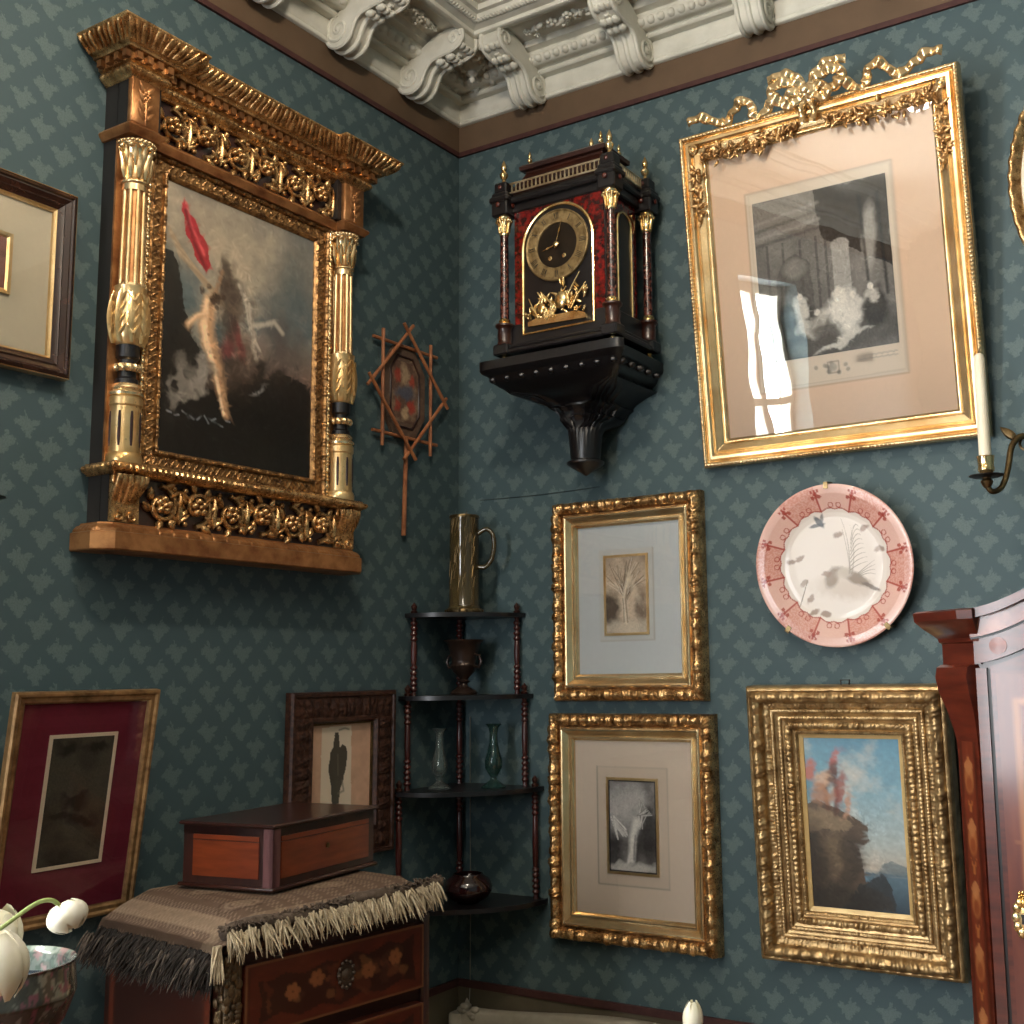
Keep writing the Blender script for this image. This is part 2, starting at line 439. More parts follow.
M['gold_dark'] = gold('antique_gilding', '#dfb57e', '#74491f', .29, 38, .25, metal=.85)
M['gold_red'] = gold('worn_red_gold', '#bb8656', '#7a4a2a', .4, 18, .2, metal=.7)
M['gold_pale'] = gold('pale_water_gilding', '#efd09a', '#cfa468', .28, 12, .04, metal=.78)
M['gold_flat'] = gold('flat_gilt_slip', '#d8b97f', '#c7a469', .4, 20, .1, metal=.2)
M['gold_matte'] = gold('matte_gilding', '#cdae7e', '#7d5f3a', .37, 26, .25, metal=.75)
M['dentil'] = gold('brown_old_gold', '#96683f', '#5f3c22', .45, 20, .15, metal=.6)  # darker, browner gold for the dentil rows
M['dull_gold'] = gold('dull_bronze_gilding', '#a9855a', '#6d5031', .45, 30, .25, metal=.6)
M['brass'] = gold('polished_brass', '#f7dda6', '#d1a35c', .2, 30, .1)
M['bronze'] = gold('old_bronze', '#7e6a4a', '#4d3c26', .3, 24, .15)
M['glassp'] = glass_pane('picture_glass', boost=.6)
M['glass_low'] = glass_pane('dull_picture_glass', boost=.3)
M['glass_hi'] = glass_pane('bright_picture_glass', boost=1.5)
M['carved_dark'] = plain('carved_dark_wood', '#24130f', '#4a2e22', .45, scale=70, spec=.3)
M['ebony'] = plain('ebonised_wood', '#0e0c0e', '#151215', .34, scale=30, coat=.12, croug=.2)
M['ebony_side'] = plain('black_painted_case', '#1b1918', '#262220', .5, scale=12, stretch=(1, .2, 1))
M['blackfr'] = plain('dark_polished_frame', '#2a1a14', '#3a241b', .22, scale=18, stretch=(1, 1, 1), coat=.5)
M['mahog'] = plain('red_mahogany', '#43180f', '#5c2415', .3, scale=10, stretch=(1, 1, 6), coat=.5)
M['mahog_dk'] = plain('dark_mahogany', '#2b120c', '#3a190f', .32, scale=10, stretch=(1, 1, 5), coat=.4)
M['post'] = plain('dark_red_turned_wood', '#33100c', '#481812', .35, scale=10, coat=.3)
M['rosew'] = plain('rosewood_crossbanding', '#26110d', '#371812', .35, scale=14, stretch=(5, 5, 1), coat=.3)
M['satin'] = plain('satinwood_panel', '#6b2a12', '#823a1a', .3, scale=9, stretch=(1, 1, 7), coat=.4)
M['tort'] = plain('red_tortoiseshell', '#300a0a', '#7d1712', .2, scale=60, coat=.4, lo=.42, hi=.62, detail=4)
M['boulle'] = plain('boulle_inlay', '#26090a', '#6e3e33', .25, scale=95, coat=.5, lo=.48, hi=.6, detail=2)
M['paint_matte'] = painted('painted_paper', .75, .2)
M['paint_oil'] = painted('oil_paint', .32, .5, coat=.25, bump=.08, bscale=90, croug=.12)
M['paint_wood'] = painted('marquetry_veneer', .32, .5, coat=.6, croug=.12)
M['porcelain'] = painted('glazed_porcelain', .12, .5, coat=.6, croug=.04)
M['plate_glaze'] = painted('plate_glaze', .22, .35, coat=.15, croug=.06)
M['cream'] = plain('cream_mat_board', '#dcc8ae', '#e0ccb3', .8)
M['wax'] = plain('candle_wax', '#eee4cc', '#e6dabf', .45, scale=8)
M['iron'] = plain('dark_metal_pan', '#241d16', '#33281c', .4, metal=.6)
M['cane'] = plain('split_bamboo', '#b3744c', '#8d5535', .5, scale=30)
M['wire'] = plain('thin_wire', '#8d8a80', '#7a776d', .5)
M['wire_dk'] = plain('dark_picture_wire', '#1d2729', '#222c2e', .5)
M['clearglass'] = None
def real_glass(name, col, rough=.03, alpha=.75):
    t = NT(name); tr = t.nd('ShaderNodeBsdfTransparent', {'Color': (*lin(col), 1)}); gl = t.nd('ShaderNodeBsdfGlossy', {'Roughness': rough})
    di = t.nd('ShaderNodeBsdfDiffuse', {'Color': (*lin(col), 1)})
    lw = t.nd('ShaderNodeLayerWeight', {'Blend': .35})
    m1 = t.nd('ShaderNodeMixShader', {0: 1-alpha, 1: tr.outputs[0], 2: di.outputs[0]})
    f = t.math('MULTIPLY_ADD', lw.outputs['Fresnel'], .8, .03, clamp=True)
    m2 = t.nd('ShaderNodeMixShader', {0: f, 1: m1.outputs[0], 2: gl.outputs[0]}); t.t.links.new(m2.outputs[0], t.out.inputs[0]); return t.m
M['clearglass'] = real_glass('clear_glass', '#dfe8e4', alpha=.94)
M['greenglass'] = real_glass('green_glass', '#6fa39a', alpha=.9)
M['smokeglass'] = real_glass('amber_smoked_glass', '#6b5a36', .08, alpha=.6)
M['darkred'] = plain('dark_lacquer', '#1f0c0c', '#2c1111', .12, coat=.6)
M['copper'] = plain('patinated_copper', '#2a1f1a', '#3a2a22', .35, metal=.4, scale=20)
M['white_wood'] = plain('grey_white_painted_wood', '#a39b8c', '#8f8778', .6, scale=14, bump=.15)
M['petal'] = plain('white_petals', '#efe9da', '#e2ddc0', .55, scale=25)
M['stem'] = plain('green_stem', '#7d8a4c', '#8f9a5c', .5, scale=30)
M['water'] = real_glass('water_in_bowl', '#cfd9e6', .03, alpha=.5)
# ------------------------------------------------------------------ room shell
XR, YB, ZC = 4.6, -6.0, 3.575
def wall_with_hole(name, mat, a0, a1, z0, z1, hole, place):
    m = MB(); h0, h1, k0, k1 = hole
    for A0, A1, B0, B1 in ((a0, h0, z0, z1), (h1, a1, z0, z1), (h0, h1, z0, k0), (h0, h1, k1, z1)):
        m.box(*place(A0, A1), B0, B1)
    return struct(m.build(name, mat, smooth=False))
W1 = (-3.50, -2.62, .85, 3.02); W2 = (.38, 1.08, .75, 3.0)
wall_with_hole('wall_left', M['wall_l'], YB, 0, 0, ZC, W1, lambda a, b: (-.25, 0, a, b))
wall_with_hole('wall_back', M['wall_plain'], -.25, XR+.25, 0, ZC, W2, lambda a, b: (a, b, YB-.25, YB))
m = MB(); m.box(-.25, XR+.25, 0, .25, 0, ZC); struct(m.build('wall_right', M['wall_r'], smooth=False))
m = MB(); m.box(XR, XR+.25, YB, 0, 0, ZC); struct(m.build('wall_front', M['wall_plain'], smooth=False))
m = MB(); m.box(-.25, XR+.25, YB-.25, .25, -.1, 0); struct(m.build('floor', M['parquet'], smooth=False))
m = MB(); m.box(-.25, XR+.25, YB-.25, .25, ZC, ZC+.1); struct(m.build('ceiling', M['ceil'], smooth=False))
def sash(name, axis, hole):
    h0, h1, k0, k1 = hole; m = MB(); t = .055
    def bar(a0, a1, z0, z1):
        if axis == 'x': m.bbox(-.17, -.11, a0, a1, z0, z1)
        else: m.bbox(a0, a1, YB-.17, YB-.11, z0, z1)
    bar(h0, h0+t, k0, k1); bar(h1-t, h1, k0, k1); bar(h0+t, h1-t, k0, k0+t); bar(h0+t, h1-t, k1-t, k1)
    c = (h0+h1)/2; bar(c-t*.8, c+t*.8, k0+t, k1-t); bar(h0+t, c-t*.8, k0+1.5, k0+1.54); bar(c+t*.8, h1-t, k0+1.5, k0+1.54)
    return struct(m.build(name, M['plaster'], smooth=False))
sash('window_1', 'x', W1); sash('window_2', 'y', W2)

# ------------------------------------------------------------------ borders, dado, cornice
Z1 = 3.399
def strip(name, mat, z0, z1, t, n):
    m = MB(); m.box(t, XR, -t, 0, z0, z1); struct(m.build(f'trim_{n}', mat, smooth=False))
    m = MB(); m.box(0, t, YB, 0, z0, z1); struct(m.build(f'trim_{n+1}', mat, smooth=False))
strip('band', M['band'], 3.309, Z1+.002, .006, 1)
strip('maroon', M['maroon'], 3.293, 3.309, .009, 3)
strip('dado edging', M['maroon'], .604, .625, .010, 5)
strip('dado', M['dado'], .10, .604, .006, 7)
m = MB(); m.bbox(.02, XR, -.03, 0, 0, .1); struct(m.build('baseboard_right', M['white_wood']))
m = MB(); m.bbox(0, .02, YB, 0, 0, .1); struct(m.build('baseboard_left', M['white_wood']))
arc = lambda cx, cy, r, a0, a1, n: [(cx+r*math.cos(a0+(a1-a0)*k/n), cy+r*math.sin(a0+(a1-a0)*k/n)) for k in range(n+1)]
CP = [(0, 0), (.016, 0), (.02, .004), (.02, .012), (.016, .015), (.02, .019), (.02, .07), (.032, .071), (.045, .067), (.05, .069), (.054, .078), (.05, .086), (.058, .088)]
CP += arc(.074, .107, .024, -PI*.62, PI*.12, 8)
CP += [(.094, .116), (.096, .124), (.122, .126), (.126, .132), (.13, .142), (.235, .142), (.24, .132), (.25, .126), (.262, .124), (.27, .128), (.272, .138), (.292, .140), (.30, .146), (.312, .148), (.316, .158), (.33, .160), (.334, .176)]
def cornice(n, side, L):
    m = MB(); p = np.array(CP)
    rows = []
    for t in (0, 1):
        a = p[:, 0]*(1-t)+L*t
        rows.append(np.stack([a, -p[:, 0], Z1+p[:, 1]], 1) if side == 'r' else np.stack([p[:, 0], -a, Z1+p[:, 1]], 1))
    m.grid(np.array(rows)); return struct(m.build(f'trim_{n}', M['plaster'], ang=50))
c_r = cornice(9, 'r', XR); c_l = cornice(10, 'l', -YB)
def wl(side, w, o, u):
    return (w, -o, Z1+u) if side == 'r' else (o, -w, Z1+u)
def Rside(side):
    # columns: along, out, up
    return np.array([(1, 0, 0), (0, -1, 0), (0, 0, 1)]).T if side == 'r' else np.array([(0, -1, 0), (1, 0, 0), (0, 0, 1)]).T
BRKS = {'r': [.325, .722, 1.12, 1.52, 1.92], 'l': [.285, .605, .925, 1.245, 1.565]}
def cornice_ornament(side, lim):
    R = Rside(side); e = MB(); g = MB(); b = MB(); rnd = random.Random(5 if side == 'r' else 9)
    w = .12
    while w < lim:                                          # eggs on the torus
        e.ell(wl(side, w, .090, .098), (.0155, .017, .013), R, 8, 5); w += .034
    w = .31
    while w < lim:                                          # rope of beads round the ceiling panel
        A = R@np.array(Matrix.Rotation(.6, 3, 'Z')); b.ell(wl(side, w, .302, .149), (.0075, .014, .009), A, 7, 4); w += .0125
    BRK = BRKS[side]
    for k in range(len(BRK)-1):                             # garlands between the consoles
        a0, a1 = BRK[k]+.06, BRK[k+1]-.06
        if a1 > lim: break
        c = (a0+a1)/2
        for q in range(34):
            t = rnd.uniform(-1, 1); s_ = (1-abs(t))**.6
            p = wl(side, c+t*(a1-a0)*.46, .183+rnd.gauss(0, .014)*s_, .134+rnd.uniform(-.006, .004)); r = rnd.uniform(.007, .013)*(.6+.6*s_)
            if q % 3: g.ell(p, (r*1.5, r*.8, r*.8), R@np.array(Matrix.Rotation(rnd.uniform(0, PI), 3, 'Z')), 7, 4)
            else:
                for z in range(5):
                    a = z*2*PI/5; d = R@np.array((math.cos(a)*r*.9, math.sin(a)*r*.9, 0)); g.ell(np.array(p)+d+np.array((0, 0, -.004)), r*.55, None, 6, 4)
                g.ell(np.array(p)+np.array((0, 0, -.011)), r*.5, None, 6, 4)
    par = c_r if side == 'r' else c_l
    for mb, nm in ((e, 'egg_moulding'), (g, 'flower_garland'), (b, 'rope_moulding')):
        struct(mb.build(nm, M['plaster'], par))
cornice_ornament('r', 2.3); cornice_ornament('l', 2.3)
def console(side, w):
    m = MB(); R = Rside(side); hw = .040; C1 = (.056, .028); r1 = .052
    low = arc(C1[0], C1[1], r1, PI*.75, PI*1.93, 14)
    low += [(.116, .036), (.126, .048), (.142, .058), (.172, .064), (.20, .066), (.228, .070), (.250, .080), (.262, .098), (.262, .118), (.250, .135)]
    top = [(.20, .140), (.15, .130), (.115, .112), (.080, .092), (.05, .078), (.02, .07)]
    M4 = Matrix(((R[0][0], R[0][1], R[0][2], 0), (R[1][0], R[1][1], R[1][2], 0), (R[2][0], R[2][1], R[2][2], 0), (0, 0, 0, 1)))
    def P(a, o, u): return np.array(wl(side, w+a, o, u))
    poly = low+top; n = len(poly)
    V = [P(-hw, *q) for q in poly]+[P(hw, *q) for q in poly]
    m.add(V, [(i, (i+1) % n, n+(i+1) % n, n+i) for i in range(n)]+[tuple(range(n-1, -1, -1)), tuple(range(n, 2*n))])
    for sg in (-1, 1):
        m.tube([P(sg*hw*.86, *q) for q in low], .0075, 7)            # raised rims of the strap
        t = np.linspace(0, 1, 26); a = PI*.5+sg*0+t*2*PI*1.6; rr = .046*(1-.85*t)
        m.tube([P(sg*hw*1.0, C1[0]+r*math.cos(x), C1[1]+r*math.sin(x)) for r, x in zip(rr, a)], .0055, 6)
        m.ell(P(sg*hw, *C1), .009, None, 7, 4)
        a = t*2*PI*1.3; rr = .026*(1-.85*t)
        m.tube([P(sg*hw*1.0, .232+r*math.cos(x), .104+r*math.sin(x)) for r, x in zip(rr, a)], .0045, 6)
    m.tube([P(0, *q) for q in low[2:-4]], .009, 7)
    for k, (o, u, L) in enumerate(((.246, .086, .022), (.205, .062, .02), (.165, .056, .018))):   # acanthus on the face
        for sg in (-1, 0, 1): m.ell(P(sg*.02, o, u-.004), (.014, .018, .011), R, 7, 4)
    return struct(m.build('cornice_console', M['plaster'], ang=45))
for sd in 'rl':
    for w in BRKS[sd]: console(sd, w)
# pendant at the corner
m = MB()
m.lathe([(.0, .0), (.007, .004), (.010, .014), (.006, .020), (.016, .026), (.020, .034), (.012, .040), (.016, .044), (.034, .056), (.041, .068), (.038, .078), (.028, .084), (.03, .092), (.045, .098), (.05, .11)], (.172, -.152, 3.448), 20, wob=lambda a, i, z: 1+.05*np.cos(a*8)*(z > .02))
for k in range(8):
    a = k*PI/4; m.ell((.172+.038*math.cos(a), -.152+.038*math.sin(a), 3.448+.066), (.012, .012, .016), None, 7, 4)
struct(m.build('corner_pendant', M['plaster'], ang=50))
m = MB(); rnd = random.Random(3)
for side in ('r', 'l'):                                       # acanthus scrolls filling the corner
    R = Rside(side)
    for w, o, u, r in ((.255, .235, .122, .022), (.24, .19, .112, .02), (.20, .23, .126, .02), (.235, .262, .12, .018), (.17, .09, .115, .02), (.11, .06, .10, .018), (.215, .13, .118, .018), (.265, .1, .105, .016)):
        for q in range(5):
            m.ell(np.array(wl(side, w+rnd.gauss(0, .011), o+rnd.gauss(0, .011), u-abs(rnd.gauss(0, .008)))), (r*.9, r*.5, r*.5), R@np.array(Matrix.Rotation(rnd.uniform(0, PI), 3, 'Z')), 7, 4)
struct(m.build('corner_acanthus', M['plaster'], ang=60))
# ------------------------------------------------------------------ framed pictures
def carved(amp, i0, i1, p, seed=0, leafy=True, jitter=.35):
    """carved foliage: lobed leaves repeating along the moulding between insets i0 and i1"""
    def f(s_, L, ins, side):
        n = max(1, round(L/p)); u = s_/L*n + side*7.3; k = np.floor(u); fr = u-k
        v = np.clip((ins-i0)/(i1-i0), 0, 1); env = np.sin(PI*v)**.6*((ins > i0) & (ins < i1))
        h = vnoise(k, k*0+seed, seed+3); 
        big = np.sin(PI*fr)**.55*(.55+.9*h)
        rib = .5+.5*np.cos((fr*2-1+.9*(v-.5)*(1 if leafy else 0))*PI*2.5)
        ns = fbm(s_*140+side*31, ins*160+seed*5, 3, seed)
        gap = np.where(h < jitter, .35, 1.0)
        return amp*env*((big*.75+.35*rib*big)*gap+(ns-.5)*.9)
    return f
def beads(amp, i0, i1, p):
    def f(s_, L, ins, side):
        v = np.clip((ins-i0)/(i1-i0), 0, 1); return amp*np.sin(PI*v)**.5*bead(s_, L, p)*((ins > i0) & (ins < i1))
    return f
def both(*fs): return lambda s_, L, ins, side: sum(f(s_, L, ins, side) for f in fs)
def back_board(mb, W, H, ins, z=.004): mb.box(-W/2+ins, W/2-ins, ins, H-ins, 0, z)

# ---------- the two small drawings in matching leaf-carved gilt frames
P_LEAF = [(0, 0), (0, .026), (.003, .036), (.010, .044), (.018, .048), (.026, .044), (.033, .034), (.036, .027), (.040, .026), (.041, .036), (.045, .038), (.050, .036), (.058, .029), (.062, .026), (.063, .023), (.066, .023), (.067, .027), (.071, .027), (.073, .022), (.078, .016), (.079, .008)]
def leaf_frame(loc, W, H, label, cvs, mat_col, opening, group, window, line_in, slip, glassm=True):
    t = thing('framed_drawing', label, 'picture', loc, RIGHT, group)
    m = MB(); frame_mesh(m, W, H, P_LEAF[:10], carved(.0085, .002, .034, .030, 4), K=24, step=.0035)
    fr = m.build('frame', M['gold_dark'], t, ang=60, label='gilt frame carved with clustered leaves')
    m = MB(); frame_mesh(m, W, H, P_LEAF[9:], beads(.0022, .062, .067, .008), K=30, step=.0035); m.build('inner_moulding', M['gold'], t, ang=50, label='smooth bright gilt inner moulding')
    c = Canvas(W-.14, H-.14, 230, mat_col); x0, y0, x1, y1 = opening   # fractions
    c.grain(60, .03)
    d = line_in; c.frame(x0-d, y0-d*c.asp, x1+d, y1+d*c.asp, .0035, '#8d8674', .7)
    c.mix(((c.X > x0-d) & (c.X < x1+d) & (c.Y > y0-d*c.asp) & (c.Y < y1+d*c.asp))*.5, slip)
    c.mesh('mat_board', M['paint_matte'], t, y0=.07, z=.010)
    w = (x1-x0)*c.w; h = (y1-y0)*c.h; cx = (x0+x1)/2*c.w-c.w/2; by = .07+(1-y1)*c.h
    m = MB(); b = .0075
    for q in ((cx-w/2-b, cx-w/2, by-b, by+h+b), (cx+w/2, cx+w/2+b, by-b, by+h+b), (cx-w/2, cx+w/2, by+h, by+h+b), (cx-w/2, cx+w/2, by-b, by)):
        m.box(*q, .010, .0135)
    m.build('fillet', M['gold_pale'], t, smooth=False)
    k = cvs(w, h); k.mesh('drawing', M['paint_matte'], t, x0=cx-w/2, y0=by, z=.0115)
    m = MB(); back_board(m, W, H, .01, .006); m.build('backing', M['mahog_dk'], t, smooth=False)
    m = MB(); m.box(-W/2+.076, W/2-.076, .076, H-.076, .0155, .017); m.build('glass', M['glassp'], t, smooth=False)
    return t
def drawing_tree(w, h):
    c = Canvas(w, h, 900, '#d8c3aa'); c.mix((c.n(7, 4, 2)-.45)*1.3, '#a98d76'); c.mix(np.clip(.9-c.Y*2.2, 0, 1)*.5*c.n(5, 3, 8)*2, '#8d7a6a')
    c.blob(.13, .72, .2, .3, '#3b2f28', .85, .9, 0, .25, 9); c.blob(.88, .70, .14, .26, '#5d4b3f', .75, .9, 0, .25, 9); c.blob(.5, .93, .7, .09, '#ddcfba', .7, .8, 0, .1)
    rr = np.random.RandomState(5)
    for k in range(60):
        a = rr.uniform(-1.15, 1.15); L = rr.uniform(.15, .5); x0 = .46+rr.normal(0, .03); y0 = .52+rr.normal(0, .05)
        c.line([(x0, y0), (x0+math.sin(a)*L*.6+rr.normal(0, .03), y0-math.cos(a)*L*.55), (x0+math.sin(a)*L*1.3, y0-math.cos(a)*L)], .006, ['#4b3c32', '#6d5a4b', '#efe3cf'][k % 3], .55)
    c.line([(.50, .86), (.47, .70), (.45, .55), (.50, .42), (.56, .30)], .040, '#eadcc5', .85); c.line([(.53, .86), (.505, .70), (.485, .56), (.53, .43)], .014, '#8c7560', .7); c.line([(.44, .86), (.44, .7), (.42, .55)], .008, '#5f4d40', .7)
    c.blob(.70, .42, .07, .24, '#e3d3ba', .6, .9, -.4, .15, 12); c.strokes(400, .02, .004, .3, seed=4, a=.5); c.grain(60, .18, 3); return c
def drawing_grey(w, h):
    c = Canvas(w, h, 900, '#a9a5a4'); c.vgrad([(0, '#8c8886'), (.35, '#c4c0bc'), (.7, '#6d6967'), (1, '#a9a5a1')])
    c.mix((c.n(6, 4, 6)-.45)*1.8, '#4a4644'); c.blob(.45, .2, .35, .14, '#d6d2cd', .6, .9, 0, .2)
    c.blob(.88, .6, .2, .4, '#2f2b2a', .85, .9, 0, .3, 9); c.blob(.05, .85, .22, .2, '#2f2b2a', .8, .8, 0, .25, 9); c.blob(.62, .72, .1, .22, '#3c3836', .7, .9, .3, .2, 9)
    rr = np.random.RandomState(8)
    for k in range(26): c.line([(.34+rr.normal(0, .02), .62-.004*k), (.20-.004*k, .55-.006*k), (.04+.006*k, .40+.010*k)], .010, '#f6f3ec' if k % 3 else '#9b9793', .75)
    for k in range(22): c.line([(.66+rr.normal(0, .02), .52), (.70+rr.normal(0, .05), .38), (.66+.012*k, .20+.008*k)], .008, '#e6e2db' if k % 2 else '#6b6764', .6)
    c.line([(.47, .86), (.49, .74), (.50, .62), (.55, .52), (.60, .44)], .050, '#f4f0e8', .9); c.line([(.52, .86), (.53, .72), (.56, .6)], .012, '#85817d', .7); c.line([(.40, .9), (.44, .8)], .02, '#eeeae2', .8)
    c.blob(.45, .95, .6, .05, '#dedad2', .8, .7, 0, .12); c.strokes(400, .02, .004, .35, seed=6, a=.5); c.grain(60, .2, 3); c.frame(.01, .005, .99, .995, .012, '#1d1a19', 1); return c
G = 'gilt leaf-carved frames with small mounted drawings'
leaf_frame((.637, -.001, 1.468), .500, .594, 'upper of two leaf-carved gilt frames, small brown drawing in a pale grey mat', drawing_tree, '#d0d4d4', (.29, .229, .667, .72), G, 0, .065, '#cdc8be')
leaf_frame((.637, -.001, .787), .540, .645, 'lower of two leaf-carved gilt frames, small grey drawing in a cream mat', drawing_grey, '#e3d0bc', (.3025, .236, .69, .742), G, 0, .095, '#d5c2ad')

# ---------- large engraving with ribbon bow
W, H = .79, .954
t = thing('framed_engraving', 'large gilt frame with ribbon-bow crest holding a grey engraving in a peach mat', 'picture', (1.299, -.0035, 2.1225), right_rot(math.atan(.1065/.9485)))
PB = [(0, 0), (0, .024), (.004, .034), (.009, .036), (.013, .033), (.015, .026), (.017, .025), (.019, .030), (.024, .036), (.031, .036), (.036, .030), (.038, .024), (.040, .023), (.042, .027), (.046, .030), (.062, .022), (.066, .018), (.068, .020), (.072, .020), (.074, .016), (.079, .010), (.079, .004)]
m = MB(); frame_mesh(m, W, H, PB, both(beads(.0035, .003, .014, .011), beads(.0016, .066, .073, .006)), K=34, step=.0028)
m.build('frame', M['gold'], t, ang=50, label='bright gilt frame with beaded outer edge')
mw, mh = W-.15, H-.15
c = Canvas(mw, mh, 200, '#efcbab'); c.grain(90, .02)
sx0, sx1, sy0, sy1 = .165, .815, .155, .855
c.rect(sx0, sy0, sx1, sy1, '#e6d2ba', 1); c.frame(sx0, sy0, sx1, sy1, .004, '#c8a88c', .8); c.frame(sx0+.012, sy0+.01, sx1-.012, sy1-.01, .003, '#c9b49c', .6)
c.mesh('mat_board', M['paint_matte'], t, y0=.075, z=.008, label='peach mat board')
ix0, ix1, iy0, iy1 = .195, .785, .195, .755
k = Canvas((ix1-ix0)*mw, (iy1-iy0)*mh, 420, '#6f6963')
k.mix((k.n(6, 4, 2)-.4)*1.3, '#8b857d')
k.poly([(0, 0), (.6, 0), (.45, .2), (0, .26)], '#807a72', .8, .03); k.poly([(.48, 0), (1, 0), (1, .55), (.72, .4), (.5, .3)], '#2f2b28', .85, .05)
for q in range(4): k.line([(0, .14+.045*q), (.5, .08+.05*q)], .012, '#4c4742' if q % 2 else '#97918a', .5)
for x in (.08, .2, .33, .45, .52): k.rect(x, .28, x+.02, .72, '#4f4a45', .6)
k.poly([(.14, .72), (.14, .5), (.2, .4), (.3, .36), (.4, .42), (.42, .72)], '#57524c', .7, .02); k.blob(.29, .45, .09, .06, '#8f8981', .6, .5)
k.rect(.57, .36, .70, .66, '#a49e95', .85); k.blob(.635, .36, .068, .04, '#a49e95', .85, .2)
k.blob(.86, .36, .05, .2, '#a09a91', .8, .6, .08, .08); k.line([(.8, .1), (.82, .6)], .012, '#1d1a18', .7); k.line([(.93, .1), (.95, .7)], .012, '#1d1a18', .7)
k.blob(.5, .9, .8, .12, '#4a453f', .8, .6, 0, .1)
for cx, cy, rx, ry, col, r in ((.3, .78, .13, .12, '#3a3530', 0), (.2, .82, .1, .12, '#2e2a26', 0), (.32, .71, .05, .08, '#c9c3b8', -.2), (.34, .83, .11, .04, '#d8d2c6', .7), (.45, .80, .07, .08, '#b9b2a6', .4), (.62, .78, .11, .13, '#ddd7cb', -.1), (.60, .69, .045, .06, '#d6cfc2', .1), (.72, .76, .05, .08, '#cfc8bc', -.3), (.86, .76, .1, .13, '#37322d', 0), (.82, .68, .05, .05, '#bbb4a8', 0), (.48, .86, .13, .07, '#56504a', .2), (.6, .93, .2, .025, '#c6c0b4', -.35)):
    k.blob(cx, cy, rx, ry, col, .85, .55, r, .1, 14, int(cx*100))
for cx, cy in ((.31, .63), (.585, .645), (.70, .67), (.83, .64), (.43, .74)): k.blob(cx, cy, .022, .020, '#d2cabd', .9, .3)
k.blob(.1, .9, .2, .2, '#3d3833', .6, .8)
k.strokes(1400, .022, .004, .4, seed=3, a=.6); k.c = np.clip((k.c-.06)*1.35+.05, .01, 1); k.grain(120, .2, 3)
zz = .0095; k.mesh('engraving', M['paint_matte'], t, x0=-mw/2+ix0*mw, y0=.075+(1-iy1)*mh, z=zz, label='grey engraving of a grand panelled room')
q = Canvas(.34*mw, .075*mh, 420, '#e6d2ba')                        # crest and lines of script under the image
for z in range(16): q.blob(.5+RS.normal(0, .09), .45+RS.normal(0, .16), .025, .10, '#7d7468', .55, .6, RS.uniform(0, 3))
q.blob(.5, .45, .05, .2, '#b9ad9c', .8, .4); q.frame(.43, .2, .57, .7, .04, '#6e665c', .6)
q.mesh('crest_print', M['paint_matte'], t, x0=-.17*mw+.0, y0=.075+(1-.843)*mh, z=.0093)
q = Canvas(.18*mw, .03*mh, 420, '#e6d2ba')
for y in (.3, .7): 
    P = [(x, y+.10*math.sin(x*70+y*9)*math.sin(x*23)) for x in np.linspace(.03, .97, 60)]; q.line(P, .06, '#8b8073', .6)
q.mesh('caption_print', M['paint_matte'], t, x0=.10*mw, y0=.075+(1-.80)*mh, z=.0093)
m = MB(); back_board(m, W, H, .01, .005); m.build('backing', M['mahog_dk'], t, smooth=False)
m = MB(); m.box(-W/2+.077, W/2-.077, .077, H-.077, .012, .0135); m.build('glass', M['glass_hi'], t, smooth=False)
rnd = random.Random(4)                                                # fruit and flower swags hung from the bow
def clump(cx, cy, R, n, z0):
    for q in range(n):
        x = cx+rnd.gauss(0, R*.5); y = cy+rnd.gauss(0, R*.42); r = rnd.uniform(.004, .0085)
        if q % 2: m.ell((x, y, z0+rnd.uniform(-.004, .006)), (r, r, r*.9), None, 7, 4)
        else: m.leaf((x, y, z0), rnd.uniform(0, 6.28), .024, .011, .009, lift=.006)
top = H-.055
for sg in (-1, 1):
    m = MB()
    for k_ in range(13):
        u = k_/12; x = sg*(.05+u*.27); y = top-.005-.016*math.sin(PI*min(1, u*1.15))-.010*u; clump(x, y, .012+.014*math.sin(PI*u)**.7, 7, .036)
    m.build('fruit_swag', M['gold_dark'], t, ang=60, label='gilt swag of fruit and flowers'); m = MB()
    for k_ in range(8): clump(sg*(W/2-.052), H-.11-k_*.020, .013*(1-k_/14), 6, .034)
    m.build('flower_drop', M['gold_dark'], t, ang=60, label='gilt drop of flowers down the side'); m = MB()
    m.lathe([(.014, 0), (.014, .008), (.010, .010), (.006, .008), (.004, .012), (0, .013)], (sg*(W/2-.045), H-.045, .028), 14); m.build('corner_rosette', M['gold'], t)
def ribbon(mb, P, w, z, th=.004, fold=.01):
    """crinkled ribbon along P in picture space, width across the plane"""
    P = np.array(P, float); d = np.r_[0, np.cumsum(np.linalg.norm(np.diff(P, axis=0), axis=1))]; n = max(8, int(d[-1]/.006))
    s_ = np.linspace(0, d[-1], n); X = np.interp(s_, d, P[:, 0]); Y = np.interp(s_, d, P[:, 1])
    for _ in range(3):
        X[1:-1] = (X[:-2]+X[1:-1]*2+X[2:])/4; Y[1:-1] = (Y[:-2]+Y[1:-1]*2+Y[2:])/4
    tx = np.gradient(X); ty = np.gradient(Y); L = np.maximum(np.hypot(tx, ty), 1e-9); nx, ny = -ty/L, tx/L
    Z = z+fold*np.sin(s_*170); ww = w*(.85+.15*np.sin(s_*90))
    R = np.stack([np.stack([X+nx*ww*a, Y+ny*ww*a, Z+b], 1) for a, b in ((-.5, 0), (-.25, .004), (0, .002), (.25, .005), (.5, 0), (.5, -th), (-.5, -th))], 1)
    mb.grid(R, cv=True)
m = MB(); cy = H+.022
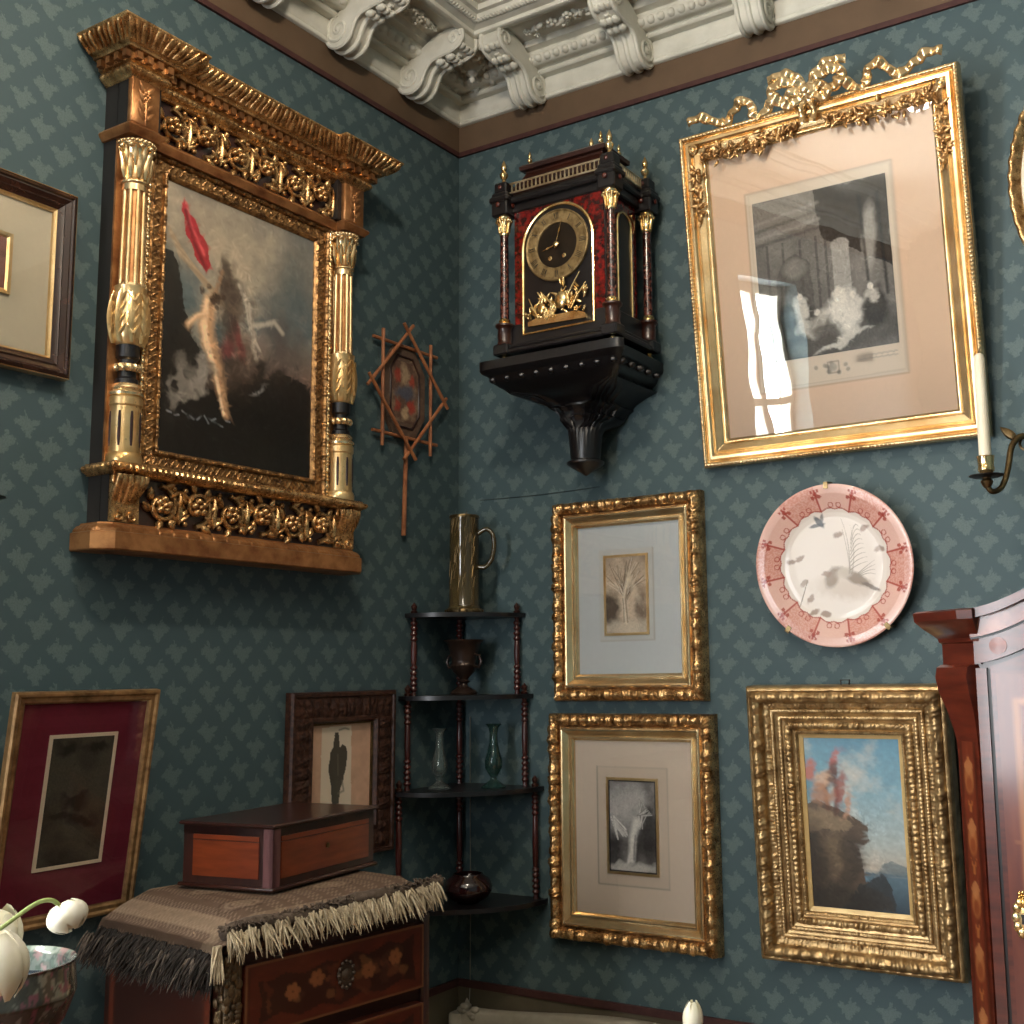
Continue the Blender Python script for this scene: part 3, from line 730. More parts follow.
for sg in (-1, 1):
    ribbon(m, [(0, cy), (sg*.03, cy+.035), (sg*.075, cy+.050), (sg*.105, cy+.030), (sg*.085, cy+.0), (sg*.04, cy-.010), (0, cy)], .034, .046, fold=.006)
    ribbon(m, [(0, cy), (sg*.045, cy+.012), (sg*.065, cy-.012), (sg*.045, cy-.032), (0, cy)], .030, .054, fold=.005)
    ribbon(m, [(sg*.015, cy+.005), (sg*.02, cy+.05), (sg*.06, cy+.070), (sg*.11, cy+.066)], .030, .040, fold=.005)
    ribbon(m, [(sg*.10, cy+.01), (sg*.135, cy-.026), (sg*.160, cy-.022), (sg*.165, cy+.020), (sg*.195, cy+.036), (sg*.215, cy+.012), (sg*.245, cy-.018), (sg*.285, cy+.0), (sg*.32, cy+.022), (sg*.36, cy+.014)], .030, .036, fold=.006)
    ribbon(m, [(0, cy), (sg*.02, cy-.05), (sg*.012, cy-.085)], .022, .050, fold=.004)
m.ell((0, cy+.004, .056), (.016, .016, .014), None, 10, 6)
m.build('ribbon_bow', M['gold'], t, ang=60, label='gilt crinkled ribbon bow')

# ---------- landscape painting in a deep ornate gilt frame
W, H = .525, .704
t = thing('framed_painting', 'small painting of a rock against blue sky in a deep ornate gold frame', 'picture', (1.3005, -.002, .809), right_rot(math.atan(.044/.70)))
PD = [(0, 0), (0, .046), (.004, .056), (.010, .060), (.014, .056), (.018, .064), (.027, .071), (.037, .064), (.041, .050), (.046, .044), (.054, .040), (.060, .039), (.062, .044), (.068, .044), (.070, .038), (.078, .034), (.080, .038), (.086, .038), (.088, .032), (.096, .029), (.098, .034), (.108, .034), (.112, .026), (.116, .024), (.120, .027), (.124, .024), (.126, .016), (.126, .006)]
m = MB(); frame_mesh(m, W, H, PD, both(beads(.0028, .002, .013, .007), carved(.007, .015, .042, .034, 7, jitter=.1), beads(.0042, .060, .070, .0085), beads(.0036, .078, .088, .0105), carved(.0065, .096, .111, .014, 3, jitter=0), beads(.003, .117, .126, .0075), carved(.004, .043, .060, .010, 9, jitter=0)), K=60, step=.0032)
m.build('frame', M['gold_matte'], t, ang=60, label='deep gold frame with rows of carved leaves and beads')
m = MB()
frame_mesh(m, W-.248, H-.248, [(0, .006), (0, .018), (.013, .013), (.013, .006)]); m.xform(Matrix.Translation((0, .124, 0))); m.build('inner_slip', M['gold_flat'], t, smooth=False)
pw, ph = W-.248-.024, H-.248-.024
c = Canvas(pw, ph, 480); c.vgrad([(0, '#4f86a0'), (.3, '#7da3b3'), (.62, '#a8b2b0'), (.75, '#b5ada0'), (.8, '#56707f'), (1, '#2b3e4b')])
cl = c.n(5, 5, 3); c.mix(np.clip((cl-.5)*3.2, 0, 1)*(c.Y < .76)*.75, '#d9cdbb'); c.mix(np.clip((c.n(4, 4, 12)-.55)*3, 0, 1)*(c.Y < .6)*.7, '#3f748f')
c.rect(.0, .775, 1, .79, '#3d5a6c', .7); c.poly([(.7, .78), (.76, .72), (.85, .7), (1, .73), (1, .78)], '#5b6d74', .8, .03)
c.poly([(0, .40), (.1, .36), (.22, .40), (.34, .42), (.5, .47), (.62, .52), (.62, .60), (.52, .64), (.55, .75), (.58, .86), (.8, .9), (.84, 1), (0, 1)], '#56493d', 1, .05)
c.poly([(0, .42), (.2, .42), (.36, .47), (.48, .52), (.36, .56), (.2, .54), (0, .56)], '#8a775f', .75, .08); c.blob(.25, .7, .16, .13, '#77664f', .6, .8, .4, .2)
c.blob(.05, .75, .14, .25, '#2a2521', .8, .8, 0, .2); c.blob(.42, .72, .12, .14, '#2f2a26', .7, .7, .2, .2); c.poly([(.5, .86), (.66, .8), (.74, .78), (.84, .86), (.86, 1), (.3, 1)], '#2b3033', .9, .06); c.blob(.3, .95, .4, .09, '#23221f', .8, .7, 0, .1)
# wind-bent reddish shrub on the summit (plain stand-in)
c.line([(.22, .42), (.2, .3), (.26, .2)], .02, '#5a3a2c', .9); c.line([(.3, .45), (.33, .33), (.3, .2)], .018, '#4d3228', .9)
for cx, cy, rx, ry, col in ((.05, .2, .07, .06, '#b7644f'), (.33, .12, .05, .09, '#b65548'), (.2, .24, .08, .06, '#caa588'), (.30, .22, .06, .07, '#4b3029'), (.36, .30, .06, .09, '#8e4c42'), (.16, .33, .1, .06, '#a97a5e'), (.42, .42, .04, .07, '#b98c72')): c.blob(cx, cy, rx, ry, col, .85, .6, .3, .12, 14, int(cx*70))
c.strokes(900, .022, .006, .32, box=(.02, .40, .8, 1), seed=2, a=.6); c.strokes(400, .04, .010, .12, box=(0, 0, 1, .8), ang=.2, seed=5, a=.5); c.grain(50, .15, 4)
c.mesh('canvas', M['paint_oil'], t, y0=.136, z=.010, label='painted rock, sea and clouded blue sky')
m = MB(); back_board(m, W, H, .01, .006); m.build('backing', M['mahog_dk'], t, smooth=False)
m = MB(); m.tube([(-.01, H-.01, .02), (-.012, H+.012, .018), (.012, H+.012, .018), (.01, H-.01, .02)], .0025, 6); m.build('hanging_ring', M['iron'], t)

# ---------- oval frame cut by the right edge
t = thing('oval_frame', 'oval gilt frame with cream border at the right edge of the wall', 'picture', (2.025, -.002, 2.405), RIGHT)
A, B = .252, .342
def oval(prof, relief=None, n=220):
    rows = []; a = np.linspace(0, 2*PI, n, endpoint=False)
    for i, x in enumerate(a):
        r = []
        for ins, h in prof:
            d = relief(i, ins) if relief else 0
            r.append(((A-ins+d)*math.cos(x), B+(B-ins+d)*math.sin(x), h+d))
        rows.append(r)
    return np.array(rows)
m = MB(); m.grid(oval([(0, 0), (0, .020), (.004, .028), (.011, .032), (.018, .028), (.022, .020), (.026, .018), (.03, .014), (.03, .003)], lambda i, ins: .004*abs(math.sin(i*.75))*(.001 < ins < .020)), cu=True)
m.build('frame', M['gold_dark'], t, ang=60)
m = MB(); m.grid(oval([(.029, .008), (.029, .0125), (.052, .0125), (.052, .008)]), cu=True); m.build('cream_border', M['wax'], t)
m = MB(); m.grid(oval([(.050, .012), (.053, .012), (.054, .007)]), cu=True); m.build('fillet', M['gold_pale'], t)
m = MB(); P = oval([(.052, .0085)])[:, 0]; m.add(np.r_[P, [(0, B, .0085)]], [(i, (i+1) % len(P), len(P)) for i in range(len(P))]); m.build('picture', plain('russet_picture', '#6d4029', '#8b5536', .5, scale=12), t)
m = MB(); P = oval([(.004, .001)])[:, 0]; Q = oval([(.004, .006)])[:, 0]; n = len(P); m.add(np.r_[P, Q], [(i, (i+1) % n, n+(i+1) % n, n+i) for i in range(n)]+[tuple(range(n-1, -1, -1)), tuple(range(n, 2*n))]); m.build('backing', M['mahog_dk'], t, smooth=False)

# ---------- porcelain plate
t = thing('porcelain_plate', 'round white porcelain wall plate with pink panelled rim and grey bird', 'plate', (1.278, -.004, 1.610), right_rot(.10))
R0 = .214; seg = 420; prof = [(0, .011), (.04, .011), (.08, .0112), (.112, .0116), (.128, .0122), (.140, .0142), (.152, .0185), (.17, .0255), (.19, .033), (.205, .0355), (.211, .0362), (.2138, .0348), (.214, .0325), (.208, .029), (.18, .022), (.148, .014), (.135, .006), (.115, .0035), (.112, 0), (.106, 0), (.104, .0045), (.0, .0055)]
pr = []
for (r1, h1), (r2, h2) in zip(prof[:-1], prof[1:]):
    k = max(1, int(abs(r2-r1)/.0016)) if len(pr) < 10000 and h1 > .0105 else 2
    pr += [(r1+(r2-r1)*j/k, h1+(h2-h1)*j/k) for j in range(k)]
pr.append(prof[-1]); pr = np.array(pr)
a = np.linspace(0, 2*PI, seg, endpoint=False); RR, AA = np.meshgrid(pr[:, 0], a, indexing='ij'); HH = np.repeat(pr[:, 1][:, None], seg, 1)
X = RR*np.cos(AA); Y = RR*np.sin(AA); m = MB(); m.grid(np.stack([X, Y+R0, HH], -1), cv=True)
col = np.zeros(X.shape+(3,)); col[:] = lin('#e4dad2')
def pm(mask, c_): 
    global col
    mk = np.clip(mask, 0, 1)[..., None]; col = col*(1-mk)+np.array(lin(c_))*mk
front = HH > .0105
nP = 12; ph = (AA+.09)/(2*PI)*nP+.5; fr = ph-np.floor(ph); par = (np.floor(ph).astype(int) % 2)
edge = .148+.0055*np.abs(np.sin(PI*fr*2))-.004*np.abs(np.cos(PI*fr))          # scalloped inner edge of the panels
sp = fbm(X*420, Y*420, 2, 4)
pm((RR > edge)*front*1.0, '#dcb2a6'); pm((RR > edge)*front*(par == 0)*(.35+.6*(sp > .5)), '#cb8e80'); pm((RR > edge)*front*(par == 1)*(.25*(sp > .55)), '#e2c2b8')
ln = np.abs(RR-edge) < .0016; pm(ln*front*.9, '#a04a42')
pm((np.abs(fr-.5+.5*(fr < .5)-.5*(fr > .5)+0) > 2)*1.0, '#a04a42')
dm = np.minimum(fr, 1-fr)*2*PI/nP*RR                                             # distance to the panel joints
pm((dm < .0016)*(RR > edge)*(RR < .205)*front*.9, '#a3443a')
for k in range(nP):                                                             # sprigs on the joints and paired scrolls inside the panels
    aj = (k+.5)*2*PI/nP-.09; am = (k+1)*2*PI/nP-.09
    for dr, da, s_ in ((.192, 0, .0065), (.184, .05, .0055), (.184, -.05, .0055), (.200, .045, .004), (.200, -.045, .004)):
        px, py = dr*math.cos(aj+da), dr*math.sin(aj+da); n_ = fbm(X*300, Y*300, 2, k)
        pm((np.hypot(X-px, Y-py) < s_*(.6+.7*n_))*.85, '#9c3b30')
    for sg in (-1, 1):
        px, py = .159*math.cos(am+sg*.066), .159*math.sin(am+sg*.066); d = np.hypot(X-px, Y-py)
        pm((np.abs(d-.0062) < .0012)*(RR > edge)*.85, '#a3443a')
def spot(cx, cy, rx, ry, rot, c_, a_=.8, soft=.5, warp=.006):
    dx = X-cx+(fbm(X*120, Y*120, 3, 5)-.5)*warp; dy = Y-cy+(fbm(X*120+9, Y*120, 3, 6)-.5)*warp; c0, q0 = math.cos(rot), math.sin(rot)
    d = np.sqrt(((dx*c0+dy*q0)/rx)**2+((-dx*q0+dy*c0)/ry)**2); pm(a_*np.clip((1+soft/2-d)/soft, 0, 1)*front, c_)
Xs, Ys = X, Y; X = X/1.22; Y = Y/1.22
spot(.02, -.050, .066, .022, -.1, '#bfae9f', .6, .9, .014); spot(-.008, -.026, .015, .024, -.5, '#84705d', .85, .5, .005); spot(.040, -.028, .040, .012, -.5, '#7d6a57', .85, .5, .005); spot(.075, -.05, .022, .005, -.5, '#6b5c50', .9, .4); spot(.02, -.018, .02, .012, .3, '#c9bdb0', .8, .6)
def blade(p0, p1, p2, wd, al, c_='#8d8174'):
    for s_ in np.linspace(0, 1, 46):
        q_ = ((1-s_)**2*p0[0]+2*s_*(1-s_)*p1[0]+s_*s_*p2[0], (1-s_)**2*p0[1]+2*s_*(1-s_)*p1[1]+s_*s_*p2[1]); pm((np.hypot(X-q_[0], Y-q_[1]) < wd*(1.1-.6*s_))*al, c_)
blade((.030, -.02), (.040, .04), (.020, .105), .0017, .55); blade((.034, -.02), (.028, .05), (.022, .075), .0014, .5); blade((.036, -.02), (.05, .03), (.040, .085), .0014, .5)
for q in range(9): blade((.034+.0006*q, -.012+.008*q), (.05, -.0+.012*q), (.074-.002*q, .004+.0095*q), .0012, .45)
for q in range(4): blade((.05, -.02-.003*q), (.07, -.005-.004*q), (.088, .006-.010*q), .0012, .45)
spot(-.028, .095, .016, .006, -.9, '#4c4f55', .9, .4, .003); spot(-.033, .088, .018, .004, .15, '#4c4f55', .85, .4, .003); spot(-.022, .1, .004, .014, -.2, '#5c5f63', .8, .4, .003)
for cx, cy, r in ((.012, .065, .3), (.07, .075, .6), (.1, .028, 0), (-.10, .012, .2), (-.08, .018, .4), (-.072, -.035, .6), (-.06, -.07, .9), (-.055, -.1, .3), (-.028, -.105, 0), (-.02, -.018, 0)): spot(cx, cy, .011, .006, r, '#8a7060', .8, .5, .008)
for s_ in np.linspace(0, 1, 40): pm((np.hypot(X-(-.085+.02*s_), Y-(-.085+.055*s_)) < .0013)*.7, '#7a6e60')
X, Y = Xs, Ys
m.build('plate', M['plate_glaze'], t, ang=50, colors=col.reshape(-1, 3))
for aa in (.5*PI, 1.28*PI, 1.72*PI):                                            # wire hanger claws
    m = MB(); M4 = Matrix.Translation((R0*math.cos(aa), R0+R0*math.sin(aa), .030))@Matrix.Rotation(aa, 4, 'Z'); m.box(-.012, .006, -.006, .006, .006, .0085, M4); m.box(.002, .006, -.006, .006, -.032, .0085, M4); m.build('hanger_claw', M['bronze'], t, smooth=False)

# ---------- left wall: small dark frame cut by the left edge
W, H = .40, .424
t = thing('dark_framed_print', 'dark polished wood frame with cream mat at the left edge', 'picture', (.002, -1.633, 2.210), left_rot(.0))
PK = [(0, 0), (0, .020), (.003, .030), (.010, .034), (.013, .030), (.016, .030), (.026, .024), (.029, .026), (.034, .022), (.038, .020), (.041, .018)]
m = MB(); frame_mesh(m, W, H, PK); m.build('frame', M['blackfr'], t, ang=25)
m = MB(); frame_mesh(m, W+.001, H+.001, [(0, .002), (-.001, .010), (.0, .0285), (.002, .0295)]); m.build('gilt_edge', M['gold'], t, smooth=False)
m = MB(); frame_mesh(m, W-.081, H-.081, [(0, .018), (.0015, .019), (.006, .014), (.008, .006)]); m.xform(Matrix.Translation((0, .0405, 0))); m.build('inner_slip', M['gold_pale'], t, smooth=False)
c = Canvas(W-.094, H-.094, 220, '#cfc3a9'); c.grain(60, .03); c.frame(.17, .16, .83, .80, .0035, '#8f8a70', .7); c.mesh('mat_board', M['paint_matte'], t, y0=.047, z=.008)
m = MB(); frame_mesh(m, .125, .135, [(0, .008), (0, .014), (.007, .013), (.012, .009)]); m.xform(Matrix.Translation((0, .16, 0))); m.build('fillet', M['gold_pale'], t, smooth=False)
c = Canvas(.102, .112, 500, '#8d6256'); c.mix((c.n(6, 4, 3)-.4)*1.5, '#5d3c36'); c.mesh('print', M['paint_matte'], t, y0=.1715, z=.0095)
m = MB(); back_board(m, W, H, .01, .005); m.build('backing', M['mahog_dk'], t, smooth=False)
m = MB(); m.box(-W/2+.045, W/2-.045, .045, H-.045, .0152, .0165); m.build('glass', M['glass_low'], t, smooth=False)

# ---------- left wall: leaning gilt frame with crimson mat
W, H = .346, .490
t = thing('crimson_matted_frame', 'slim gold frame with crimson mat around a dark woven panel', 'picture', (.012, -1.386, 1.045), left_rot(math.atan(.07/.485)))
m = MB(); frame_mesh(m, W, H, [(0, 0), (0, .014), (.003, .019), (.008, .019), (.012, .015), (.020, .015), (.024, .012), (.026, .006)]); m.build('frame', M['dull_gold'], t, ang=30)
c = Canvas(W-.048, H-.048, 230, '#6e2232'); c.grain(50, .12, 4); c.mix((np.abs(np.sin(c.Y*300)) > .93)*.15, '#86384a'); c.mesh('mat_board', M['paint_matte'], t, y0=.024, z=.0065, label='crimson silk mat board')
w_, h_ = .162, .282; by = .117
m = MB(); frame_mesh(m, w_, h_, [(0, .006), (0, .0095), (.0075, .0095), (.0075, .006)]); m.xform(Matrix.Translation((.0, by, 0))); m.build('fillet', M['cream'], t, smooth=False)
c = Canvas(w_-.014, h_-.014, 420, '#4b463b'); c.mix((c.n(3, 4, 5)-.42)*2.2, '#1c1a16'); c.mix(np.clip(np.sin(c.Y*PI*7+c.n(4, 2, 2)*4), 0, 1)*.35, '#4f4738')
for cx, cy in ((.28, .1), (.75, .1), (.25, .62), (.62, .68), (.5, .5)): c.blob(cx, cy, .2, .055, '#0f0e0b', .75, .8, 0, .2, 9, int(cy*99))
c.grain(130, .3, 7, 2, 2.0); c.mesh('woven_panel', M['paint_matte'], t, y0=by+.007, z=.0085)
m = MB(); back_board(m, W, H, .008, .005); m.build('backing', M['mahog_dk'], t, smooth=False)
m = MB(); m.box(-W/2+.025, W/2-.025, .025, H-.025, .0110, .0122); m.build('glass', M['glass_low'], t, smooth=False)

# ---------- left wall: carved dark frame with hand print, behind the box
W, H = .412, .455
t = thing('carved_dark_frame', 'dark carved wooden frame with a hand-shaped print, behind the wooden box', 'picture', (.002, -.540, 1.055), left_rot(.012))
m = MB(); frame_mesh(m, W, H, [(0, 0), (0, .020), (.004, .027), (.012, .027), (.015, .021), (.020, .021), (.068, .021), (.073, .025), (.079, .025), (.083, .018), (.086, .008)], carved(.0075, .018, .072, .032, 12, jitter=0), K=44, step=.0035)
m.build('frame', M['carved_dark'], t, ang=60, label='dark frame carved with scrolls')
m = MB(); frame_mesh(m, W-.170, H-.170, [(0, .006), (0, .014), (.005, .012), (.005, .006)]); m.xform(Matrix.Translation((0, .085, 0))); m.build('inner_slip', M['bronze'], t, smooth=False)
c = Canvas(W-.178, H-.178, 420, '#d0a78c'); c.grain(12, .15, 3); c.poly([(.17, .03), (.66, .02), (.68, .98), (.16, .98)], '#e6d6c0', .9, .02)
c.poly([(.36, .22), (.38, .08), (.45, .08), (.47, .24), (.52, .2), (.57, .22), (.6, .3), (.58, .45), (.5, .62), (.48, .78), (.36, .78), (.33, .6), (.29, .45), (.31, .28)], '#3f3a32', .95, .03); c.poly([(.33, .55), (.5, .55), (.47, .78), (.37, .78)], '#57544a', .7, .03)
c.line([(.44, .3), (.45, .5)], .01, '#6d675a', .8); c.line([(.46, .68), (.55, .66), (.52, .56)], .014, '#7b7365', .7); c.line([(.45, .06), (.55, .045), (.62, .06)], .01, '#6a5d4e', .7)
c.mesh('hand_print', M['paint_matte'], t, y0=.089, z=.0075, label='dark hand silhouette on tan paper')
m = MB(); back_board(m, W, H, .01, .005); m.build('backing', M['mahog_dk'], t, smooth=False)

# ---------- bamboo hand screen on the left wall
t = thing('hand_fan', 'octagonal painted hand screen with crossed bamboo sticks and long handle', 'fan', (.004, -.285, 1.972), left_rot(0))
oc = [(-.075, .30+.025), (-.075, .535), (-.045, .585), (.045, .585), (.10, .53), (.10, .34), (.06, .295), (-.03, .295)]
oc = [(x*.98, y) for x, y in [(-.098, .375), (-.098, .515), (-.05, .585), (.05, .585), (.098, .515), (.098, .375), (.05, .305), (-.05, .305)]]
m = MB(); m.prism(oc, -.003, .008); m.build('panel', plain('dark_screen_paper', '#5b473b', '#6d5747', .7, scale=60), t, smooth=False)
c = Canvas(.125, .19, 520, '#4d3a31'); c.mix((c.n(7, 4, 2)-.45)*2, '#7d6a56'); c.blob(.5, .5, .35, .12, '#3a4250', .8, .7, 0, .2)
for cx, cy, r_, col in ((.25, .25, .12, '#7a2a20'), (.75, .3, .1, '#8a3528'), (.25, .72, .12, '#7d2b22'), (.75, .72, .13, '#8a2f24'), (.5, .85, .13, '#9a8468'), (.5, .2, .16, '#8b7860')): c.blob(cx, cy, r_, r_*.8, col, .8, .7, 0, .15, 12, int(cx*99+cy*9))
c.c = c.c*1.7; c.grain(40, .25); cut = np.abs(c.X-.5)*1.5+np.abs(c.Y-.5)*1.25
c.mesh('painted_medallion', M['paint_matte'], t, y0=.35, z=.0086)
m = MB()
ring = [(-.066, .38), (-.066, .51), (-.034, .556), (.034, .556), (.066, .51), (.066, .38), (.034, .334), (-.034, .334)]
m.tube([(x, y, .009) for x, y in ring], .004, 6, closed=True); m.build('medallion_border', M['rosew'], t)
def stick(P0, P1, z, r=.0052):
    mb = MB(); n = 7; P = [(P0[0]+(P1[0]-P0[0])*k/n, P0[1]+(P1[1]-P0[1])*k/n, z) for k in range(n+1)]
    mb.tube(P, [r*(1.0+.12*(k % 3 == 1)) for k in range(n+1)], 7); mb.build('bamboo_stick', M['cane'], t)
cy = .445; S_ = .112
for sg in (-1, 1):
    stick((sg*S_, cy-.185), (sg*S_, cy+.175), .0185); stick((-.15, cy+sg*.143), (.15, cy+sg*.143), .0125)
D = .150
for p0, p1, z in (((-.185, .445-.015), (.02, .66), .0245), ((.185, .445+.015), (-.02, .23), .0245), ((-.185, .465), (.03, .235), .0295), ((.185, .425), (-.03, .655), .0295)): stick(p0, p1, z)
m = MB(); m.tube([(0, .30, .016), (0, .15, .012), (0, 0, .008)], [.0062, .0068, .0072], 9); m.build('handle', M['cane'], t, label='long thin bamboo handle')
# ------------------------------------------------------------------ big architectural gilt frame on the left wall (picture space: x right, y up, z out)
T = thing('tabernacle_frame', 'large carved gilt altar-style frame with columns and cornice around a dark stormy painting', 'picture', (.001, -.965, 1.834), left_rot(0))
BX = .388
m = MB(); m.box(-BX, BX, .05, 1.12, 0, .044); m.box(-BX, -.30, 1.0, 1.12, .046, .085); m.box(.30, BX, 1.0, 1.12, .046, .085); m.box(-BX, BX, .06, .175, .046, .072)
m.build('case', M['ebony_side'], T, smooth=False, label='black-painted sides of the case')
# base plinth with chamfered corners
plan = [(-.425, 0), (-.425, .070), (-.390, .105), (.390, .105), (.425, .070), (.425, 0)][::-1]
plan = [(-.425, 0), (-.425, .070), (-.390, .105), (.390, .105), (.425, .070), (.425, 0)]
def relief_beads(p, amp, y0, y1): return lambda s_, L, y: amp*math.sqrt(abs(math.sin(PI*s_/p)))*((y > y0) & (y < y1))
def flip(pr): return [(-o, y) for o, y in pr]
def swp(mb, plan, prof, relief=None, step=.008):
    # offsets grow outwards (away from the wall / frame centre)
    P = np.array(plan); a = 0
    sweep(mb, plan, [(-o, y) for o, y in prof], relief=(None if relief is None else (lambda s_, L, y: -relief(s_, L, y))), step=step)
m = MB(); swp(m, plan, [(-.08, 0), (0, 0), (.003, .003), (.003, .040), (-.002, .042), (-.004, .048), (-.012, .056), (-.020, .060), (-.022, .064), (-.08, .064)], lambda s_, L, y: .003*np.sqrt(np.abs(np.sin(PI*s_/.013)))*((y > .044) & (y < .059)), .003)
m.box(-.40, .40, .002, .062, 0, .060)
m.build('base', M['gold_red'], T, ang=40, label='worn reddish gold base')
# predella frieze with carved scrolls
m = MB(); m.box(-.335, .335, .064, .172, .070, .074); m.build('frieze_ground', M['rosew'], T, smooth=False)
m = MB(); scrollwork(m, -.305, .305, .068, .168, .078, 6, .0075, 3, .020); m.build('frieze_carving', M['gold_dark'], T, ang=60, label='band of carved flowers and scrolls')
for sg in (-1, 1):                                                  # acanthus brackets at the ends of the frieze
    m = MB(); cx = sg*.350
    for q in range(6):
        x = cx+(q-2.5)*.013; P = []
        for k in range(13):
            u = k/12; P.append((x*1.0+sg*.004*math.sin(u*5+q)-(q-2.5)*.005*u, .170-.098*u, .083+.022*math.cos(u*PI*1.15)+.006*(1-abs(q-2.5)/2.5)))
        m.tube(P, [.0075+.0025*math.sin(PI*k/12) for k in range(13)], 8)
    for s2 in (-1, 1):
        m.spiral((cx+s2*.030, .155, .092), .016, 1.2, PI*.5, -s2, .0055, .003, .006, 18); m.spiral((cx+s2*.018, .078, .082), .012, 1.1, PI*.5, s2, .005, .003, .006, 16)
    m.box(cx-.036, cx+.036, .066, .170, .06, .082)
    m.build('acanthus_bracket', M['gold_dark'], T, ang=60)
# ledge under the columns
plan2 = [(-.394, 0), (-.394, .098), (.394, .098), (.394, 0)]
m = MB(); swp(m, plan2, [(-.06, .172), (0, .172), (.004, .176), (.012, .180), (.016, .186), (.014, .192), (.006, .195), (.004, .199), (0, .200), (-.06, .200)], lambda s_, L, y: .002*np.sin(s_*420)*((y > .177) & (y < .193)), .004)
m.box(-.36, .36, .172, .199, 0, .06); m.build('ledge', M['gold_dark'], T, ang=45)
# columns
def column(cx):
    cz = .064; c = thing_part('column', T)
    m = MB()
    fl = lambda n_, d: (lambda a, i, z: 1-d*np.clip(np.cos(a*n_)*1.5, -.2, 1)**2*(np.cos(a*n_) > 0))
    Mt = Matrix.Translation((cx, 0, cz))@Matrix.Rotation(-PI/2, 4, 'X')
    def la(mb, prof, seg=48, wob=None): mb.lathe(prof, (0, 0, 0), seg, Mt, wob)
    la(m, [(.0255, .612), (.0245, .70), (.0235, .862)], 40); m.build('shaft', M['gold_red'], c, label='fluted column shaft')
    m = MB()
    for k in range(9):
        a = 2*PI*k/9+.45; m.tube([(cx+r*math.cos(a), y, cz+r*math.sin(a)) for r, y in ((.0252, .612), (.0246, .70), (.0232, .862))], [.0062, .006, .0054], 8)
    la(m, [(.0285, .845), (.0285, .864)], 40); la(m, [(.0295, .610), (.029, .620)], 40)
    m.build('shaft_fillets', M['gold'], c, ang=60, label='bright gilt fillets between the flutes')
    m = MB(); la(m, [(.028, .860), (.032, .862), (.033, .866), (.030, .869), (.0265, .872), (.026, .90), (.0275, .93), (.031, .945), (.036, .952), (.040, .954), (.041, .960), (.039, .966), (.034, .969)], 48)
    for k in range(10):
        a = 2*PI*k/10
        for yy, L, W_ in ((.874, .055, .017), (.905, .045, .014)):
            aa = a+(.314 if yy > .9 else 0); r = .0275
            P = [(cx+(r+.003*math.sin(u*3)+.011*u**4)*math.cos(aa), yy+L*u, cz+(r+.003*math.sin(u*3)+.011*u**4)*math.sin(aa)) for u in np.linspace(0, 1, 8)]
            m.tube(P, [W_*.5*math.sin(PI*(.12+.8*u))**.8 for u in np.linspace(0, 1, 8)], 6, flat=.5)
        m.ell((cx+.039*math.cos(a), .949, cz+.039*math.sin(a)), .0062, None, 7, 4)
    for k in range(26):
        a = 2*PI*k/26; m.ell((cx+.040*math.cos(a), .961, cz+.040*math.sin(a)), .0055, None, 6, 4)
    m.build('capital', M['gold'], c, ang=60)
    m = MB(); la(m, [(.022, .472), (.027, .478), (.034, .495), (.0375, .52), (.0375, .55), (.0345, .585), (.036, .605), (.037, .612), (.03, .614)], 48)
    for k in range(8):
        aa = 2*PI*k/8+.39
        for h, (y0, L, W_, rr) in enumerate(((.478, .128, .026, .0375),)):
            P = [(cx+(rr*(.78+.24*math.sin(PI*min(1, u*.8+.12))))*math.cos(aa), y0+L*u, cz+(rr*(.78+.24*math.sin(PI*min(1, u*.8+.12))))*math.sin(aa)) for u in np.linspace(0, 1, 9)]
            m.tube(P, [W_*.5*math.sin(PI*(.1+.85*u))**.7 for u in np.linspace(0, 1, 9)], 6, flat=.35)
            for v in range(4):
                u = .2+.2*v
                for s2 in (-1, 1):
                    q = [(cx+rr*1.04*math.cos(aa+s2*w_*.34), y0+L*(u-.05)+w_*.022, cz+rr*1.04*math.sin(aa+s2*w_*.34)) for w_ in np.linspace(0, 1, 5)]
                    m.tube(q, [.0035, .0036, .003, .002, .001], 5)
    m.build('acanthus_cup', M['gold_pale'], c, ang=60, label='bright gilt leaf cup')
    m = MB(); la(m, [(.0255, .375), (.0255, .395), (.020, .40), (.020, .44), (.0255, .446), (.0265, .474), (.02, .476)], 40); m.build('dark_collar', M['ebony'], c, ang=35, label='dark painted collar')
    m = MB(); la(m, [(.0275, .412), (.032, .417), (.033, .423), (.030, .429), (.026, .43)], 48, lambda a, i, z: 1+.05*np.cos(a*16)); la(m, [(.03, .352), (.038, .356), (.039, .362), (.036, .366), (.031, .369), (.034, .374), (.031, .382), (.026, .385)], 40); m.build('collar_ring', M['gold'], c, ang=40)
    m = MB(); la(m, [(.0395, .199), (.0405, .204), (.0405, .214), (.038, .221), (.036, .224)], 48); la(m, [(.0345, .330), (.037, .334), (.037, .350), (.034, .354)], 48)
    la(m, [(.0345, .222), (.034, .332)], 48); m.build('pedestal_drum', M['gold_pale'], c, ang=30, label='bright fluted drum')
    m = MB()
    for k in range(8):
        a = 2*PI*k/8+.2; P = [(cx+.0325*math.cos(a), y, cz+.0325*math.sin(a)) for y in np.linspace(.238, .318, 6)]; m.tube(P, [.003, .0042, .0042, .0042, .0042, .003], 8)
    m.build('drum_flutes', M['rosew'], c, label='dark flutes of the drum')
def thing_part(name, parent):
    o = bpy.data.objects.new(name, None); COL.objects.link(o); o.parent = parent; o.empty_display_size = .02; return o
column(-.347); column(.347)
